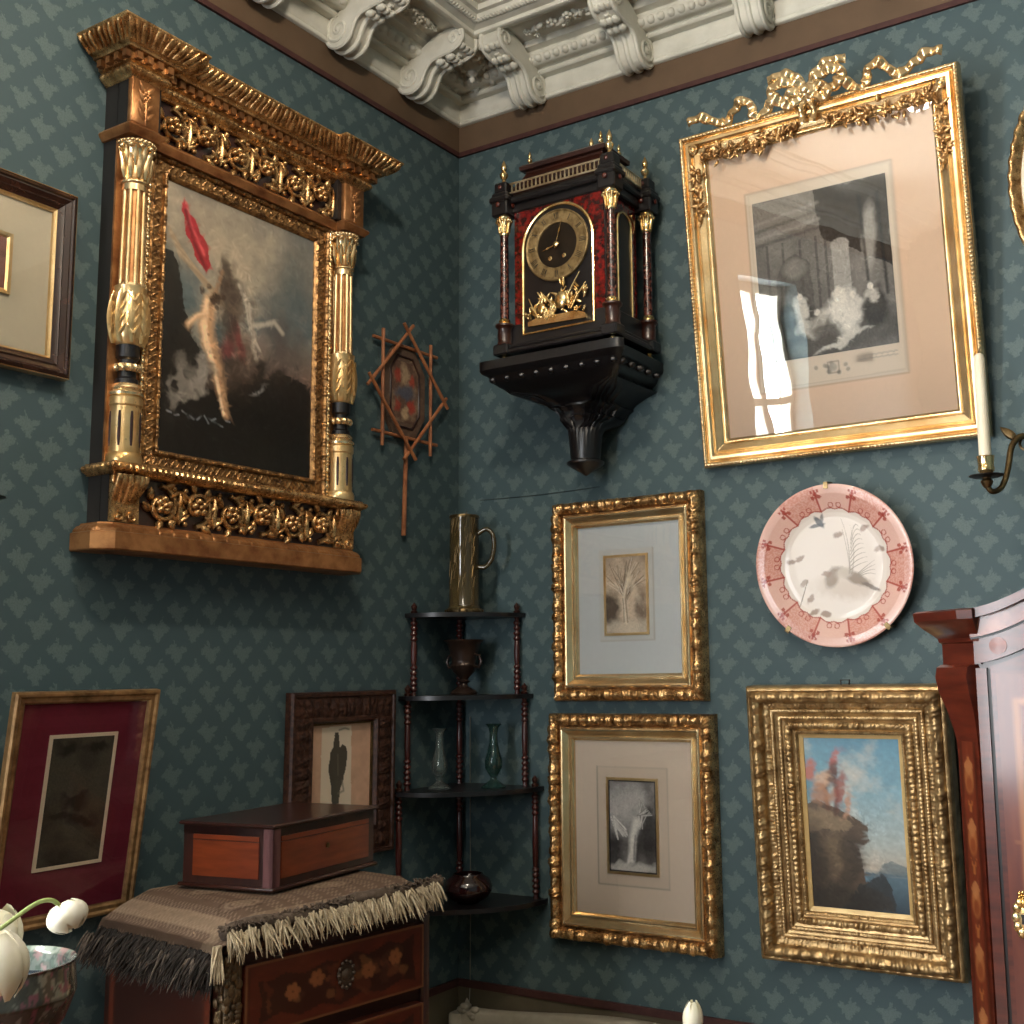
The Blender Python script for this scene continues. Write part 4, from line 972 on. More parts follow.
# flat pilaster strips behind the columns and beaded strips beside them
for sg in (-1, 1):
    m = MB(); m.box(sg*.347-.040, sg*.347+.040, .20, .97, .044, .050); m.build('pilaster_strip', M['gold_red'], T, smooth=False)
    m = MB(); x = sg*.303; m.tube([(x, .203, .056), (x, .968, .056)], .006, 8)
    y = .21
    while y < .965:
        m.ell((x, y, .059), (.007, .0042, .007), None, 7, 4); m.ell((x, y+.009, .059), (.007, .0042, .007), None, 7, 4); m.ell((x, y+.026, .059), (.0062, .010, .0062), None, 7, 4); y += .043
    m.build('beaded_strip', M['gold'], T, ang=60)
# inner frame with punched pattern
OW, OH = .592, .770
PI_ = [(0, .02), (0, .058), (.004, .062), (.008, .058), (.010, .052), (.036, .052), (.038, .058), (.042, .060), (.046, .056), (.050, .051), (.050, .047)]
def zig(s_, L, ins, side):
    v = (ins-.011)/.024; k = (s_/.034)%1.0; tri = np.abs(k*2-1)
    r = .0022*((np.abs(tri-v) < .14)*1.0+.7*(np.abs(tri-(1-v)) < .10)+.35*(np.sin(s_*900)*np.sin(ins*1100) > .2))*((ins > .011) & (ins < .035))
    b = .0028*np.sqrt(np.abs(np.sin(PI*s_/.0095)))*(((s_/.0475)%1.0) < .62)
    return r+b*(((ins > .002) & (ins < .009)) | ((ins > .038) & (ins < .045)))
m = MB(); frame_mesh(m, OW, OH, PI_, zig, K=60, step=.0018); m.xform(Matrix.Translation((0, .201, 0))); m.build('inner_frame', gold('punched_dark_gold', '#b58a58', '#40281a', .36, 60, .3, metal=.75), T, ang=50, label='inner frame punched with zigzag pattern')
# painting (plain stand-in with the same masses of colour)
pw, ph = OW-.098, OH-.098
c = Canvas(pw, ph, 400); c.vgrad([(0, '#77726a'), (.2, '#8a8172'), (.38, '#5b6465'), (.55, '#4b5352'), (.66, '#4e4038'), (.8, '#17130f'), (1, '#0c0a09')])
c.mix(np.clip((c.n(4, 6, 3)-.44)*4, 0, 1)*np.clip((.62-c.Y)*8, 0, 1)*.85, '#b5a690'); c.mix(np.clip((c.n(3, 5, 21)-.5)*4, 0, 1)*np.clip((.7-c.Y)*8, 0, 1)*.8, '#3c4f56'); c.mix(np.clip((c.n(5, 4, 31)-.55)*3, 0, 1)*(c.Y > .35)*(c.Y < .68)*.6, '#9a7a66')
c.blob(.35, .12, .3, .12, '#9c907d', .6, .9, .2, .2); c.blob(.82, .35, .2, .2, '#3c4b51', .7, .9, 0, .25); c.blob(.56, .55, .12, .06, '#a58f80', .6, .9, 0, .2); c.blob(.85, .55, .2, .12, '#54403a', .7, .9, 0, .25)
c.poly([(0, .27), (.06, .26), (.1, .3), (.13, .45), (.2, .6), (.24, .75), (.34, .86), (0, .9)], '#12100d', .95, .08)
c.poly([(0, .8), (.2, .72), (.4, .74), (.6, .68), (.75, .62), (1, .6), (1, 1), (0, 1)], '#0f0d0b', .95, .12, 7); c.blob(.62, .66, .05, .07, '#141110', .9, .6, .2, .1); c.blob(.77, .66, .06, .06, '#171312', .9, .6, -.3, .1); c.blob(.5, .62, .15, .1, '#2c221c', .8, .8, .3, .2)
# wind-blown crimson banner, grey boulders, a pale leaning birch and white spray
c.poly([(.10, .06), (.115, .035), (.135, .08), (.19, .13), (.25, .19), (.29, .26), (.26, .30), (.19, .25), (.13, .17)], '#9c1826', .95, .04, 16); c.line([(.12, .06), (.15, .13), (.24, .23)], .008, '#d0565a', .7); c.line([(.12, .09), (.17, .19), (.25, .28)], .010, '#560c15', .7); c.blob(.46, .5, .035, .07, '#6a1a1f', .75, .7, -.3, .1); c.blob(.40, .55, .03, .05, '#701d22', .6, .8, .2, .1)
for k in range(11): c.line([(.01+.008*k, .165+.010*k), (.14+.02*k, .285+.008*k), (.36, .40-.004*k)], .008, ['#b7a184', '#7d6955', '#96826a'][k % 3], .65)
c.blob(.43, .37, .10, .09, '#453730', .85, .7, .4, .2, 14); c.blob(.38, .30, .05, .06, '#3b2f28', .8, .7, 0, .2, 14); c.blob(.45, .46, .06, .1, '#3a302a', .8, .7, .2, .2, 14); c.blob(.47, .40, .05, .06, '#65564a', .7, .7, .6, .2, 16)
for k in range(9): c.line([(.47+.012*k, .30+.010*k), (.52+.008*k, .36+.02*k), (.55+.012*k, .46+.012*k)], .007, ['#c9bfae', '#a1968a', '#7b7066'][k % 3], .7)
c.line([(.58, .44), (.66, .42), (.72, .40), (.78, .435)], .012, '#bdb3a2', .8); c.line([(.585, .47), (.575, .53), (.60, .57)], .010, '#b3a797', .8)
P = [(.285, .40), (.278, .45), (.268, .50), (.295, .57), (.34, .65), (.375, .73), (.41, .82)]; n_ = len(P)
for k in range(n_-1): c.line(P[k:k+2], [.030, .034, .036, .034, .026, .018][k], '#b98f6b', .95)
for k in range(n_-1): c.line([(x-.016, y) for x, y in P[k:k+2]], [.013, .015, .017, .014, .010, .007][k], '#e8c8a2', .9)
c.line([(.27, .455), (.205, .475), (.155, .515)], .014, '#cda680', .9); c.line([(.27, .45), (.21, .468), (.16, .508)], .006, '#e6c6a0', .8); c.line([(.285, .42), (.33, .34), (.36, .27)], .010, '#8f6f54', .8)
for x, y in ((.28, .47), (.275, .53), (.32, .61), (.36, .70)): c.blob(x+.01, y, .010, .006, '#7a583e', .7, .5, .3)
for k in range(14): c.blob(.30+RS.normal(0, .035), .385+RS.normal(0, .018), .016, .010, '#33241a', .8, .5, RS.uniform(0, 3))
c.blob(.22, .66, .10, .05, '#6b655f', .75, .6, -.3, .2, 14); c.blob(.15, .73, .12, .035, '#7a746d', .8, .5, -.5, .2, 16); c.blob(.25, .70, .05, .07, '#8b847c', .7, .6, .2, .2, 16)
for k in range(9): c.line([(.05+.045*k, .85+.012*math.sin(k*2.1)), (.075+.045*k, .853+.012*math.sin(k*2.9))], .004, '#8b929a', .7)
c.blob(.63, .68, .05, .012, '#8f8e8c', .7, .6, -.6, .1, 16); c.blob(.64, .60, .05, .035, '#201a17', .85, .6, 1.2, .12); c.blob(.78, .62, .035, .05, '#241c19', .8, .6, .3, .12)
c.c = c.c*1.3+.005; c.mix(np.clip((c.X-.45)*2, 0, 1)*np.clip((.62-c.Y)*4, 0, 1)*.35, '#4c6068')
c.strokes(1000, .022, .006, .25, box=(0, 0, 1, .68), seed=2, a=.5); c.strokes(800, .022, .006, .6, box=(0, .55, 1, 1), seed=3, a=.6); c.strokes(260, .018, .004, .5, box=(.3, .25, .62, .6), seed=9, a=.6); c.grain(45, .15, 4)
c.mesh('canvas', M['paint_oil'], T, y0=.201+.049, z=.0485, label='dark painting of storm, crimson banner and pale tree')
# architrave, pilaster blocks, frieze, cornice
body = [(-BX, 0), (-BX, .066), (-.392, .066), (-.392, .100), (-.313, .100), (-.313, .070), (.313, .070), (.313, .100), (.392, .100), (.392, .066), (BX, .066), (BX, 0)]
body = [(-.392, 0), (-.392, .100), (-.313, .100), (-.313, .070), (.313, .070), (.313, .100), (.392, .100), (.392, 0)]
m = MB(); swp(m, body, [(-.04, .970), (.002, .970), (.004, .974), (.010, .980), (.012, .986), (.009, .991), (.002, .994), (.0, .999), (-.04, .999)]); m.box(-.38, .38, .970, .999, .0, .062); m.build('architrave', M['gold_red'], T, ang=45)
for sg in (-1, 1):
    m = MB(); m.bbox(sg*.3525-.0385, sg*.3525+.0385, .999, 1.112, .084, .100, .002)
    for q in range(4):
        for s2 in (-1, 1): m.leaf((sg*.3525, 1.012+.022*q, .1005), PI/2+s2*.7, .034, .014, .008, lift=.003)
    m.leaf((sg*.3525, 1.0, .1005), PI/2, .1, .012, .010); m.flower((sg*.3525, 1.072, .102), .014, 6, .007)
    m.build('pilaster_block', M['gold_red'], T, ang=50, label='reddish gold block carved with leaves')
m = MB(); m.box(-.313, .313, .999, 1.112, .048, .058); m.build('upper_frieze_ground', M['rosew'], T, smooth=False)
m = MB(); scrollwork(m, -.30, .30, 1.001, 1.108, .062, 6, .0068, 8, .018); m.build('upper_frieze_carving', M['gold_dark'], T, ang=60, label='pierced carved scrolls')
CPF = [(-.05, 1.108), (0, 1.108), (.003, 1.112), (.010, 1.116), (.016, 1.123), (.014, 1.130), (.010, 1.133), (.012, 1.136), (.020, 1.138), (.020, 1.158), (.034, 1.160), (.036, 1.166), (.046, 1.169), (.050, 1.174), (.060, 1.182), (.070, 1.190), (.076, 1.197), (.080, 1.201), (.080, 1.206), (-.05, 1.206)]
def crel(s_, L, y):
    return .004*np.sqrt(np.abs(np.sin(PI*s_/.0155)))*((y > 1.114) & (y < 1.1315))
def densify(pr, k):
    o = []
    for (a, b), (c_, d) in zip(pr[:-1], pr[1:]): o += [(a+(c_-a)*j/k, b+(d-b)*j/k) for j in range(k)]
    return o+[pr[-1]]
def cyma_leaves(mb):
    P = np.array(body); n = len(P); sn = []
    for i in range(n-1):
        d = P[i+1]-P[i]; d /= np.linalg.norm(d); sn.append(np.array((-d[1], d[0])))
    cv = [(.046, 1.169), (.051, 1.175), (.058, 1.180), (.066, 1.1865), (.073, 1.193), (.0765, 1.199)]
    for i in range(n-1):
        d = (P[i+1]-P[i]); L = np.linalg.norm(d); d = d/L; nn = sn[i]
        def end(j, o):                                   # mitre position along this side at offset o
            if j == 0 or j == n-1: return 0.0
            a_, b_ = sn[j-1], sn[j]; mm = (a_+b_)/max(1e-6, 1+a_@b_); return float(mm@d)*o
        ext = (L+end(i+1, .06)-end(i, .06)); k_ = max(1, round(ext/.0165))
        for q in range(k_):
            u = (q+.5)/k_; big = q % 2 == 0
            pts = []
            for o, y in cv:
                s0 = end(i, o); s1 = L+end(i+1, o); x = P[i]+d*(s0+(s1-s0)*u)+nn*(o+.001); pts.append((x[0], y, x[1]))
            mb.tube(pts, [.0058, .0072, .0078, .0076, .0068, .0045] if big else [.003, .0045, .0055, .006, .0062, .006], 7, flat=.75)
m = MB(); swp(m, body, CPF[:1]+densify(CPF[1:-1], 2)+CPF[-1:], crel, .0026)
cyma_leaves(m)
m.box(-.37, .37, 1.112, 1.204, 0, .06); m.build('cornice', M['gold_dark'], T, ang=60, label='gilt leaf-carved cornice')
def dent(a, b, f):
    n = max(1, int((b-a)/.026)); 
    for k in range(n):
        u = a+(k+.5)*(b-a)/n; f(u)
dz = .022
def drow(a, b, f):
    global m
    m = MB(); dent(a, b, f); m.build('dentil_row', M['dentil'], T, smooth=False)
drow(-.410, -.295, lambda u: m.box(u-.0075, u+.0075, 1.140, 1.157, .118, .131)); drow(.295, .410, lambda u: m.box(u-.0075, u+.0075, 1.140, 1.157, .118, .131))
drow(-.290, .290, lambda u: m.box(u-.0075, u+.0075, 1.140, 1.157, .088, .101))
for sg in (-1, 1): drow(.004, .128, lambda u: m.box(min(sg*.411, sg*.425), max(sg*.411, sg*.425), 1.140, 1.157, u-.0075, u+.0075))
# ------------------------------------------------------------------ wall bracket and clock in the corner
BXC = .5575
B = thing('wall_bracket', 'black carved wall bracket with tapering pendant under the clock', 'bracket', (BXC, -.001, 2.124))
# height, half width, front reach, fluting, centre from the wall, reach towards the wall
LV = [(.332, .247, .318, 0, 0, 0), (.306, .247, .318, 0, 0, 0), (.300, .243, .313, 0, 0, 0), (.294, .232, .302, 0, 0, 0), (.288, .226, .296, 0, 0, 0), (.274, .220, .288, 0, 0, 0), (.262, .205, .270, 0, 0, 0), (.258, .198, .262, 0, 0, 0), (.246, .185, .250, .01, 0, 0), (.234, .150, .222, .05, 0, 0), (.226, .134, .208, .07, 0, 0), (.216, .112, .190, .09, 0, 0), (.206, .102, .182, .09, 0, 0), (.200, .104, .184, .05, 0, 0), (.190, .090, .174, .10, .01, .01), (.176, .082, .168, .10, .02, .02), (.170, .084, .17, .06, .03, .03), (.160, .074, .165, .08, .05, .05), (.150, .062, .162, .06, .08, .06), (.136, .054, .162, .03, .10, .05), (.118, .050, .16, 0, .11, .05), (.060, .045, .155, 0, .11, .045), (.046, .043, .153, 0, .11, .043), (.040, .055, .165, 0, .11, .055), (.034, .055, .165, 0, .11, .055), (.026, .045, .155, 0, .11, .045), (.012, .020, .13, 0, .11, .02), (0, .003, .113, 0, .11, .003)]
rows = []; na = 112
for y, a_, b_, fl, c_, rb in LV:
    th = np.linspace(0, 2*PI, na, endpoint=False); ex = .09 if y > .24 else (.3 if y > .2 else (.6 if y > .14 else 1.0))
    sn = np.sin(th); sx = np.abs(sn)**ex; cx = np.sign(np.cos(th))*np.abs(np.cos(th))**ex*a_
    if y > .25: cx = cx*(.84+.16*np.clip(np.where(sn > 0, sn, 0)*2.2, 0, 1))
    cy = np.where(sn >= 0, -(c_+(b_-c_)*sx), -(c_-rb*sx))
    k = 1-fl*np.abs(np.sin(th*14))*(sn > 0)
    rows.append(np.stack([cx*k, np.minimum(cy*k, -.0005), np.full(na, y)], 1))
m = MB(); m.grid(np.array(rows), cv=True); m.f.append(tuple(range(na))); m.build('carved_body', M['ebony'], B, ang=35)
def bos(p): m = MB(); m.ell(p, (.013, .013, .010), None, 8, 5); m.build('carved_bead', M['ebony'], B)
for k in range(9): bos((-.205+.051*k, -.287, .280))
for k in range(5): bos((.216, -.06-.05*k, .280))
CZ = 2.4565; CX0 = .569
K = thing('mantel_clock', 'ornate ebony and red tortoiseshell clock with gilt mounts and corner columns', 'clock', (CX0, -.168, CZ))
# local: x right, y towards the wall positive, front at y=-.107 (world -.275)
FX, FY, BY = .184, -.107, .103
def wob8(n_, d): return lambda a, i, z: 1+d*np.cos(a*n_)
m = MB()
for x, y in ((-FX, FY), (FX, FY), (FX, BY), (-FX, BY)):
    pass
for x, y in ((-FX, FY), (FX, FY), (FX, BY), (-FX, BY)):
    f = MB(); f.lathe([(.011, 0), (.012, .003), (.007, .006), (.005, .010), (.008, .013), (.008, .019)], (x, y, 0), 14); f.build('bun_foot', M['brass'], K, label='small brass foot')
m = MB(); m.bbox(-FX-.022, FX+.022, FY-.022, BY+.022, .018, .034, .005); m.bbox(-FX-.014, FX+.014, FY-.014, BY+.014, .034, .046, .004)
m.bbox(-FX+.012, FX-.012, FY+.010, BY-.01, .046, .112, .003)
for x, y in ((-FX, FY), (FX, FY), (FX, BY), (-FX, BY)): m.bbox(x-.026, x+.026, y-.026, y+.026, .018, .050, .004)
m.build('plinth', M['ebony'], K, ang=30)
m = MB()
for x, y in ((-FX, FY), (FX, FY), (FX, BY), (-FX, BY)):
    p = MB(); p.lathe([(.025, .048), (.022, .055), (.020, .062), (.0215, .08), (.020, .096), (.023, .102), (.028, .106), (.028, .112)], (x, y, 0), 24); p.build('pedestal', M['mahog_dk'], K, ang=35)
m = MB(); m.bbox(-FX+.026, FX-.026, FY+.016, BY-.016, .045, .470, .002); m.build('case', M['ebony'], K, ang=30)
m = MB(); m.box(-FX+.030, FX-.030, FY+.011, FY+.017, .058, .468); m.build('front_panel', M['tort'], K, smooth=False, label='red tortoiseshell front panel')
m = MB(); m.box(FX-.027, FX-.021, FY+.03, BY-.03, .058, .468); m.build('side_panel', M['tort'], K, smooth=False)
def arch(hw, z0, zs, n=28):
    return [(-hw, z0), (-hw, zs)]+[(-hw*math.cos(PI*k/n), zs+hw*math.sin(PI*k/n)) for k in range(1, n)]+[(hw, zs), (hw, z0)]
AH, AZ0, AZS = .120, .075, .327
P = arch(AH, AZ0, AZS); yf = FY+.011
m = MB(); m.prism([(x, z) for x, z in P], 0, .003, Matrix(((1, 0, 0, 0), (0, 0, -1, yf+.0005), (0, 1, 0, 0), (0, 0, 0, 1)))); m.build('dark_opening', M['ebony'], K, smooth=False)
m = MB(); m.tube([(x, yf-.004, z) for x, z in P], .0055, 8, closed=True); m.build('arch_frame', M['brass'], K, label='thin brass arch frame')
DX, DZ, DR = 0.0, .322, .106
def dprism(mb, poly, y0, y1): mb.prism(poly, 0, y1, Matrix(((1, 0, 0, DX), (0, 0, -1, y0), (0, 1, 0, DZ), (0, 0, 0, 1))))
circ = lambda r, n=64: [(r*math.cos(2*PI*k/n), r*math.sin(2*PI*k/n)) for k in range(n)]
Md = Matrix.Translation((DX, yf-.003, DZ))@Matrix.Rotation(PI/2, 4, 'X')
d = MB(); d.lathe([(.066, 0), (.068, .006), (.072, .007), (.100, .007), (.104, .010), (.107, .008), (.107, 0)], (0, 0, 0), 72, Md)
dial = d.build('dial_ring', gold('dull_gilt_dial', '#a58d62', '#6f5937', .42, 60, .3, metal=.6), K, ang=30, label='dull gilt chapter ring')
d = MB(); dprism(d, circ(.068), yf-.003, .003); d.build('dial_centre', M['iron'], K, smooth=False)
d = MB()
def stroke(r0, r1, a, off, w):
    c_, s_ = math.cos(a), math.sin(a); q = []
    for r, o in ((r0, off-w), (r0, off+w), (r1, off+w), (r1, off-w)): q.append((c_*r-s_*o, s_*r+c_*o))
    return q
NUM = ['XII', 'I', 'II', 'III', 'IIII', 'V', 'VI', 'VII', 'VIII', 'IX', 'X', 'XI']
for h, tx in enumerate(NUM):
    a = PI/2-h*PI/6; W_ = {'I': .0048, 'V': .0085, 'X': .0085}; tot = sum(W_[q] for q in tx); o = tot/2
    numer = MB()
    for q in tx:
        o -= W_[q]/2; r0, r1 = .077, .097; rm = (r0+r1)/2; c_, s_ = math.cos(a), math.sin(a)
        def seg(ra, oa, rb, ob, w=.00085):
            p0 = np.array((c_*ra-s_*oa, s_*ra+c_*oa)); p1 = np.array((c_*rb-s_*ob, s_*rb+c_*ob)); t_ = p1-p0; t_ /= np.linalg.norm(t_); nn = np.array((-t_[1], t_[0]))*w
            dprism(numer, [tuple(p0-nn), tuple(p1-nn), tuple(p1+nn), tuple(p0+nn)], yf-.0102, .0008)
        if q == 'I': seg(r0, o, r1, o)
        if q == 'V': seg(r0, o, r1, o+.003); seg(r0, o, r1, o-.003, .0005)
        if q == 'X': seg(r0, o-.003, r1, o+.003); seg(r0, o+.003, r1, o-.003, .0005)
        o -= W_[q]/2
    numer.build('numeral', M['ebony'], dial, smooth=False)
def hand(name, ang, L, w):
    h = MB(); a = PI/2-ang
    def q(r, o): return (math.cos(a)*r-math.sin(a)*o, math.sin(a)*r+math.cos(a)*o)
    dprism(h, [q(-.012, w*.6), q(-.012, -w*.6), q(L*.45, -w*.5), q(L*.55, -w*1.3), q(L*.68, -w*.4), q(L, 0), q(L*.68, w*.4), q(L*.55, w*1.3), q(L*.45, w*.5)], yf-.013, .0015); h.build(name, M['brass'], K, smooth=False)
hand('minute_hand', .28, .078, .0022); hand('hour_hand', -1.83, .052, .0028)
m = MB(); m.lathe([(.009, 0), (.009, .003), (.005, .006), (0, .007)], (0, 0, 0), 16, Matrix.Translation((DX, yf-.012, DZ))@Matrix.Rotation(PI/2, 4, 'X')); m.build('hand_boss', M['brass'], K)
for x in (-.024, .024):
    m = MB(); m.lathe([(.007, 0), (.007, .003), (.003, .004)], (0, 0, 0), 14, Matrix.Translation((x, yf-.005, DZ-.036))@Matrix.Rotation(PI/2, 4, 'X')); m.build('winding_hole', M['brass'], K)
# gilt trophy mount below the dial
m = MB(); rnd = random.Random(12)
Mz = Matrix(((1, 0, 0, 0), (0, 0, -1, yf-.004), (0, 1, 0, 0), (0, 0, 0, 1)))
q = MB(); q.prism([(-.098, .092), (.10, .086), (.098, .10), (.07, .112), (-.07, .112), (-.098, .105)], 0, .012)
for k in range(70):
    x = rnd.uniform(-.095, .098); top = .20-.9*abs(x-.045)*(.55 if x < .045 else 1.0)*.9+.02*math.sin(x*90); top = max(.13, min(.205, top)); y = rnd.uniform(.105, top)
    q.leaf((x, y, .005+rnd.uniform(0, .008)), rnd.uniform(.2, 2.9), rnd.uniform(.02, .036), rnd.uniform(.007, .013), .010, lift=.006)
for k in range(16): q.flower((rnd.uniform(-.085, .085), rnd.uniform(.11, .155), .012), rnd.uniform(.007, .011), 5, .006)
for x0, y0, x1, y1 in ((-.06, .11, -.095, .175), (.02, .12, .08, .225), (-.02, .12, .035, .19), (.0, .13, -.05, .185), (.05, .12, .10, .19)): q.tube([(x0, y0, .012), ((x0+x1)/2, (y0+y1)/2, .016), (x1, y1, .010)], [.004, .0038, .002], 7)
q.ell((.02, .15, .016), (.022, .028, .010), None, 10, 6); q.ell((-.05, .135, .014), (.018, .02, .009), None, 10, 6)
q.xform(Mz); q.build('trophy_mount', M['brass'], K, ang=60, label='gilt trophy of arms and leaves')
for x, y in ((-FX, FY), (FX, FY), (FX, BY), (-FX, BY)):
    c = thing_part('column', K)
    p = MB(); p.lathe([(.0135, .118), (.013, .26), (.0122, .385)], (x, y, 0), 28); p.build('shaft', M['boulle'], c, label='inlaid red column shaft')
    p = MB(); p.lathe([(.020, .111), (.020, .116), (.016, .120), (.0175, .124), (.0145, .129)], (x, y, 0), 24); p.build('base_ring', M['brass'], c, ang=40)
    p = MB(); p.lathe([(.013, .386), (.015, .39), (.0135, .394), (.014, .412), (.018, .432), (.021, .438), (.021, .443)], (x, y, 0), 24)
    for k in range(8):
        a = k*PI/4; P_ = [(x+(.0145+.008*u**3)*math.cos(a), y+(.0145+.008*u**3)*math.sin(a), .394+.040*u) for u in np.linspace(0, 1, 6)]; p.tube(P_, [.003, .0045, .005, .005, .0045, .003], 6)
        p.ell((x+.022*math.cos(a+.39), y+.022*math.sin(a+.39), .430), .0055, None, 6, 4)
    p.build('capital', M['brass'], c, ang=60)
# entablature
m = MB()
for x, y in ((-FX, FY), (FX, FY), (FX, BY), (-FX, BY)): m.bbox(x-.028, x+.028, y-.028, y+.028, .443, .515, .004); m.bbox(x-.034, x+.034, y-.034, y+.034, .484, .502, .005)
m.bbox(-FX+.006, FX-.006, FY+.006, BY-.006, .455, .512, .004); m.bbox(-FX-.004, FX+.004, FY-.012, BY+.006, .480, .500, .006)
for x, y in ((-FX, FY), (FX, FY), (FX, BY), (-FX, BY)): m.bbox(x-.022, x+.022, y-.022, y+.022, .515, .548, .004)
m.build('entablature', M['ebony'], K, ang=30)
for x, y in ((-FX, FY), (FX, FY), (FX, BY)):
    for p, r in (((x, y-.033, .475), (.008, .004, .008)), ((x, y-.022, .532), (.007, .004, .007)), ((x+.033, y, .475), (.004, .008, .008))):
        m = MB(); m.ell(p, r, None, 10, 5); m.build('red_boss', M['mahog'], K)
m = MB()                                                             # brass gallery of little balusters
def rail(p0, p1, n_):
    for z in (.513, .541): m.tube([(*p0, z), (*p1, z)], .003, 6)
    for k in range(n_):
        u = (k+.5)/n_; m.lathe([(.0024, .513), (.0034, .521), (.0022, .530), (.0024, .541)], (p0[0]+(p1[0]-p0[0])*u, p0[1]+(p1[1]-p0[1])*u, 0), 6)
rail((-FX+.026, FY-.006), (FX-.026, FY-.006), 22); rail((FX+.002, FY+.03), (FX+.002, BY-.03), 13)
m.build('gallery_rail', gold('silvered_brass', '#efe3c6', '#b59d70', .3, 30, .1), K, label='pierced brass gallery')
m = MB(); rows = []
for z, ax, ay in ((.512, .168, .093), (.535, .166, .091), (.560, .146, .074), (.585, .134, .062), (.592, .134, .062), (.594, .148, .074), (.606, .150, .076), (.612, .144, .070)):
    rows.append([(-ax, -ay-.002, z), (ax, -ay-.002, z), (ax, ay-.002, z), (-ax, ay-.002, z)])
m.grid(np.array(rows), cv=True); b = m.n-4; m.f.append((b, b+1, b+2, b+3)); m.build('roof', M['mahog_dk'], K, smooth=False)
def finial(x, y, z, s=1.0):
    f = MB(); f.lathe([(.010*s, 0), (.011*s, .004*s), (.006*s, .010*s), (.005*s, .016*s), (.011*s, .024*s), (.013*s, .032*s), (.008*s, .040*s), (.005*s, .043*s), (.009*s, .050*s), (.0085*s, .058*s), (.004*s, .070*s), (0, .078*s)], (x, y, z), 16); f.build('finial', M['brass'], K)
for x, y in ((-FX, FY), (FX, FY), (FX, BY), (-FX, BY)): finial(x, y, .546, 1.02)
for x, y in ((-.125, -.055), (.125, -.055), (.125, .05), (-.125, .05)): finial(x, y, .610, .62)
finial(.06, 0, .610, .85)
# side window
ys = [(y, z) for y, z in arch(.040, .098, .375)]
m = MB(); m.prism(ys, 0, .003, Matrix(((0, 0, 1, FX-.0212), (1, 0, 0, -.002), (0, 1, 0, 0), (0, 0, 0, 1)))); m.build('side_window', M['ebony'], K, smooth=False)
m = MB(); m.tube([(FX-.017, y-.002, z) for y, z in ys], .004, 7, closed=True); m.build('side_window_frame', M['brass'], K)
# ------------------------------------------------------------------ armoire at the right edge
A = thing('armoire', 'tall marquetry wardrobe with arched pediment and canted corner at the right edge', 'wardrobe', (1.64, 0, 0))
# local x from the left side; y = world y
AW = 1.02; FY_ = -.450; CA = .080
def ax(x): return x-1.64
left = [(0, -.02), (0, FY_+.065), (CA, FY_), (AW-CA, FY_), (AW, FY_+.065), (AW, -.02)]
m = MB(); m.prism([(.030, -.02), (.030, FY_+.052), (CA, FY_+.006), (AW-CA, FY_+.006), (AW-.030, FY_+.052), (AW-.030, -.02)], .10, 1.60); m.build('carcass', M['mahog_dk'], A, smooth=False)
m = MB(); m.prism([(-.02, -.02), (-.02, FY_+.06), (CA-.01, FY_-.02), (AW-CA+.01, FY_-.02), (AW+.02, FY_+.06), (AW+.02, -.02)], 0, .11); m.build('plinth', M['mahog'], A, smooth=False)
# canted corner pilasters with scrolled head and inlaid tulips
for sg in (0, 1):
    P0, P1 = ((0, FY_+.065), (CA, FY_)) if sg == 0 else ((AW-CA, FY_), (AW, FY_+.065))
    p0 = np.array(P0); p1 = np.array(P1); d = (p1-p0); L = np.linalg.norm(d); d /= L; nn = np.array((d[1], -d[0]))
    def at(u, o, z): q = p0+d*u*L+nn*o; return (q[0], q[1], z)
    m = MB(); rows = []
    for z, o, w in ((.11, .004, .96), (1.36, .004, .96), (1.40, .005, .96), (1.43, .008, .97), (1.46, .012, .98), (1.50, .022, 1.0), (1.53, .027, 1.02), (1.55, .022, 1.02), (1.556, .012, 1.0)):
        k_ = .30*min(1, max(0, (1.49-z)/.10))**.8; u0, u1 = (.5-w/2+k_, .5+w/2) if sg == 0 else (.5-w/2, .5+w/2-k_)
        rows.append([at(u0, -.02, z), at(u0, o, z), at(u1, o, z), at(u1, -.02, z)])
    m.grid(np.array(rows)); m.build('canted_pilaster', M['mahog'], A, ang=40, label='reddish canted corner')
    c = Canvas(.052, 1.28, 300, '#5a2414'); c.mix((c.n(30, 3, 4, 6)-.4)*1.2, '#74331d')
    for k in range(10):
        y = .06+k*.098; 
        c.blob(.5, y, .26, .024, '#8f5630', .9, .35); c.blob(.5, y+.008, .16, .012, '#6e3019', .8, .4); c.poly([(.2, y-.02), (.5, y-.004), (.8, y-.02), (.5, y-.036)], '#96603a', .85); c.poly([(.32, y+.028), (.5, y+.06), (.68, y+.028), (.5, y+.042)], '#94592f', .85)
    c.line([(.06, 0), (.06, 1)], .004, '#2b110a', .7); c.line([(.94, 0), (.94, 1)], .004, '#2b110a', .7)
    o = c.mesh('inlay_strip', M['paint_wood'], A, x0=-.026, y0=0, z=0, label='inlaid strip of tulips')
    q = p0+d*(.64 if sg == 0 else .36)*L+nn*.0055; o.location = (q[0], q[1], .115); o.rotation_euler = (PI/2, 0, math.atan2(d[1], d[0]))
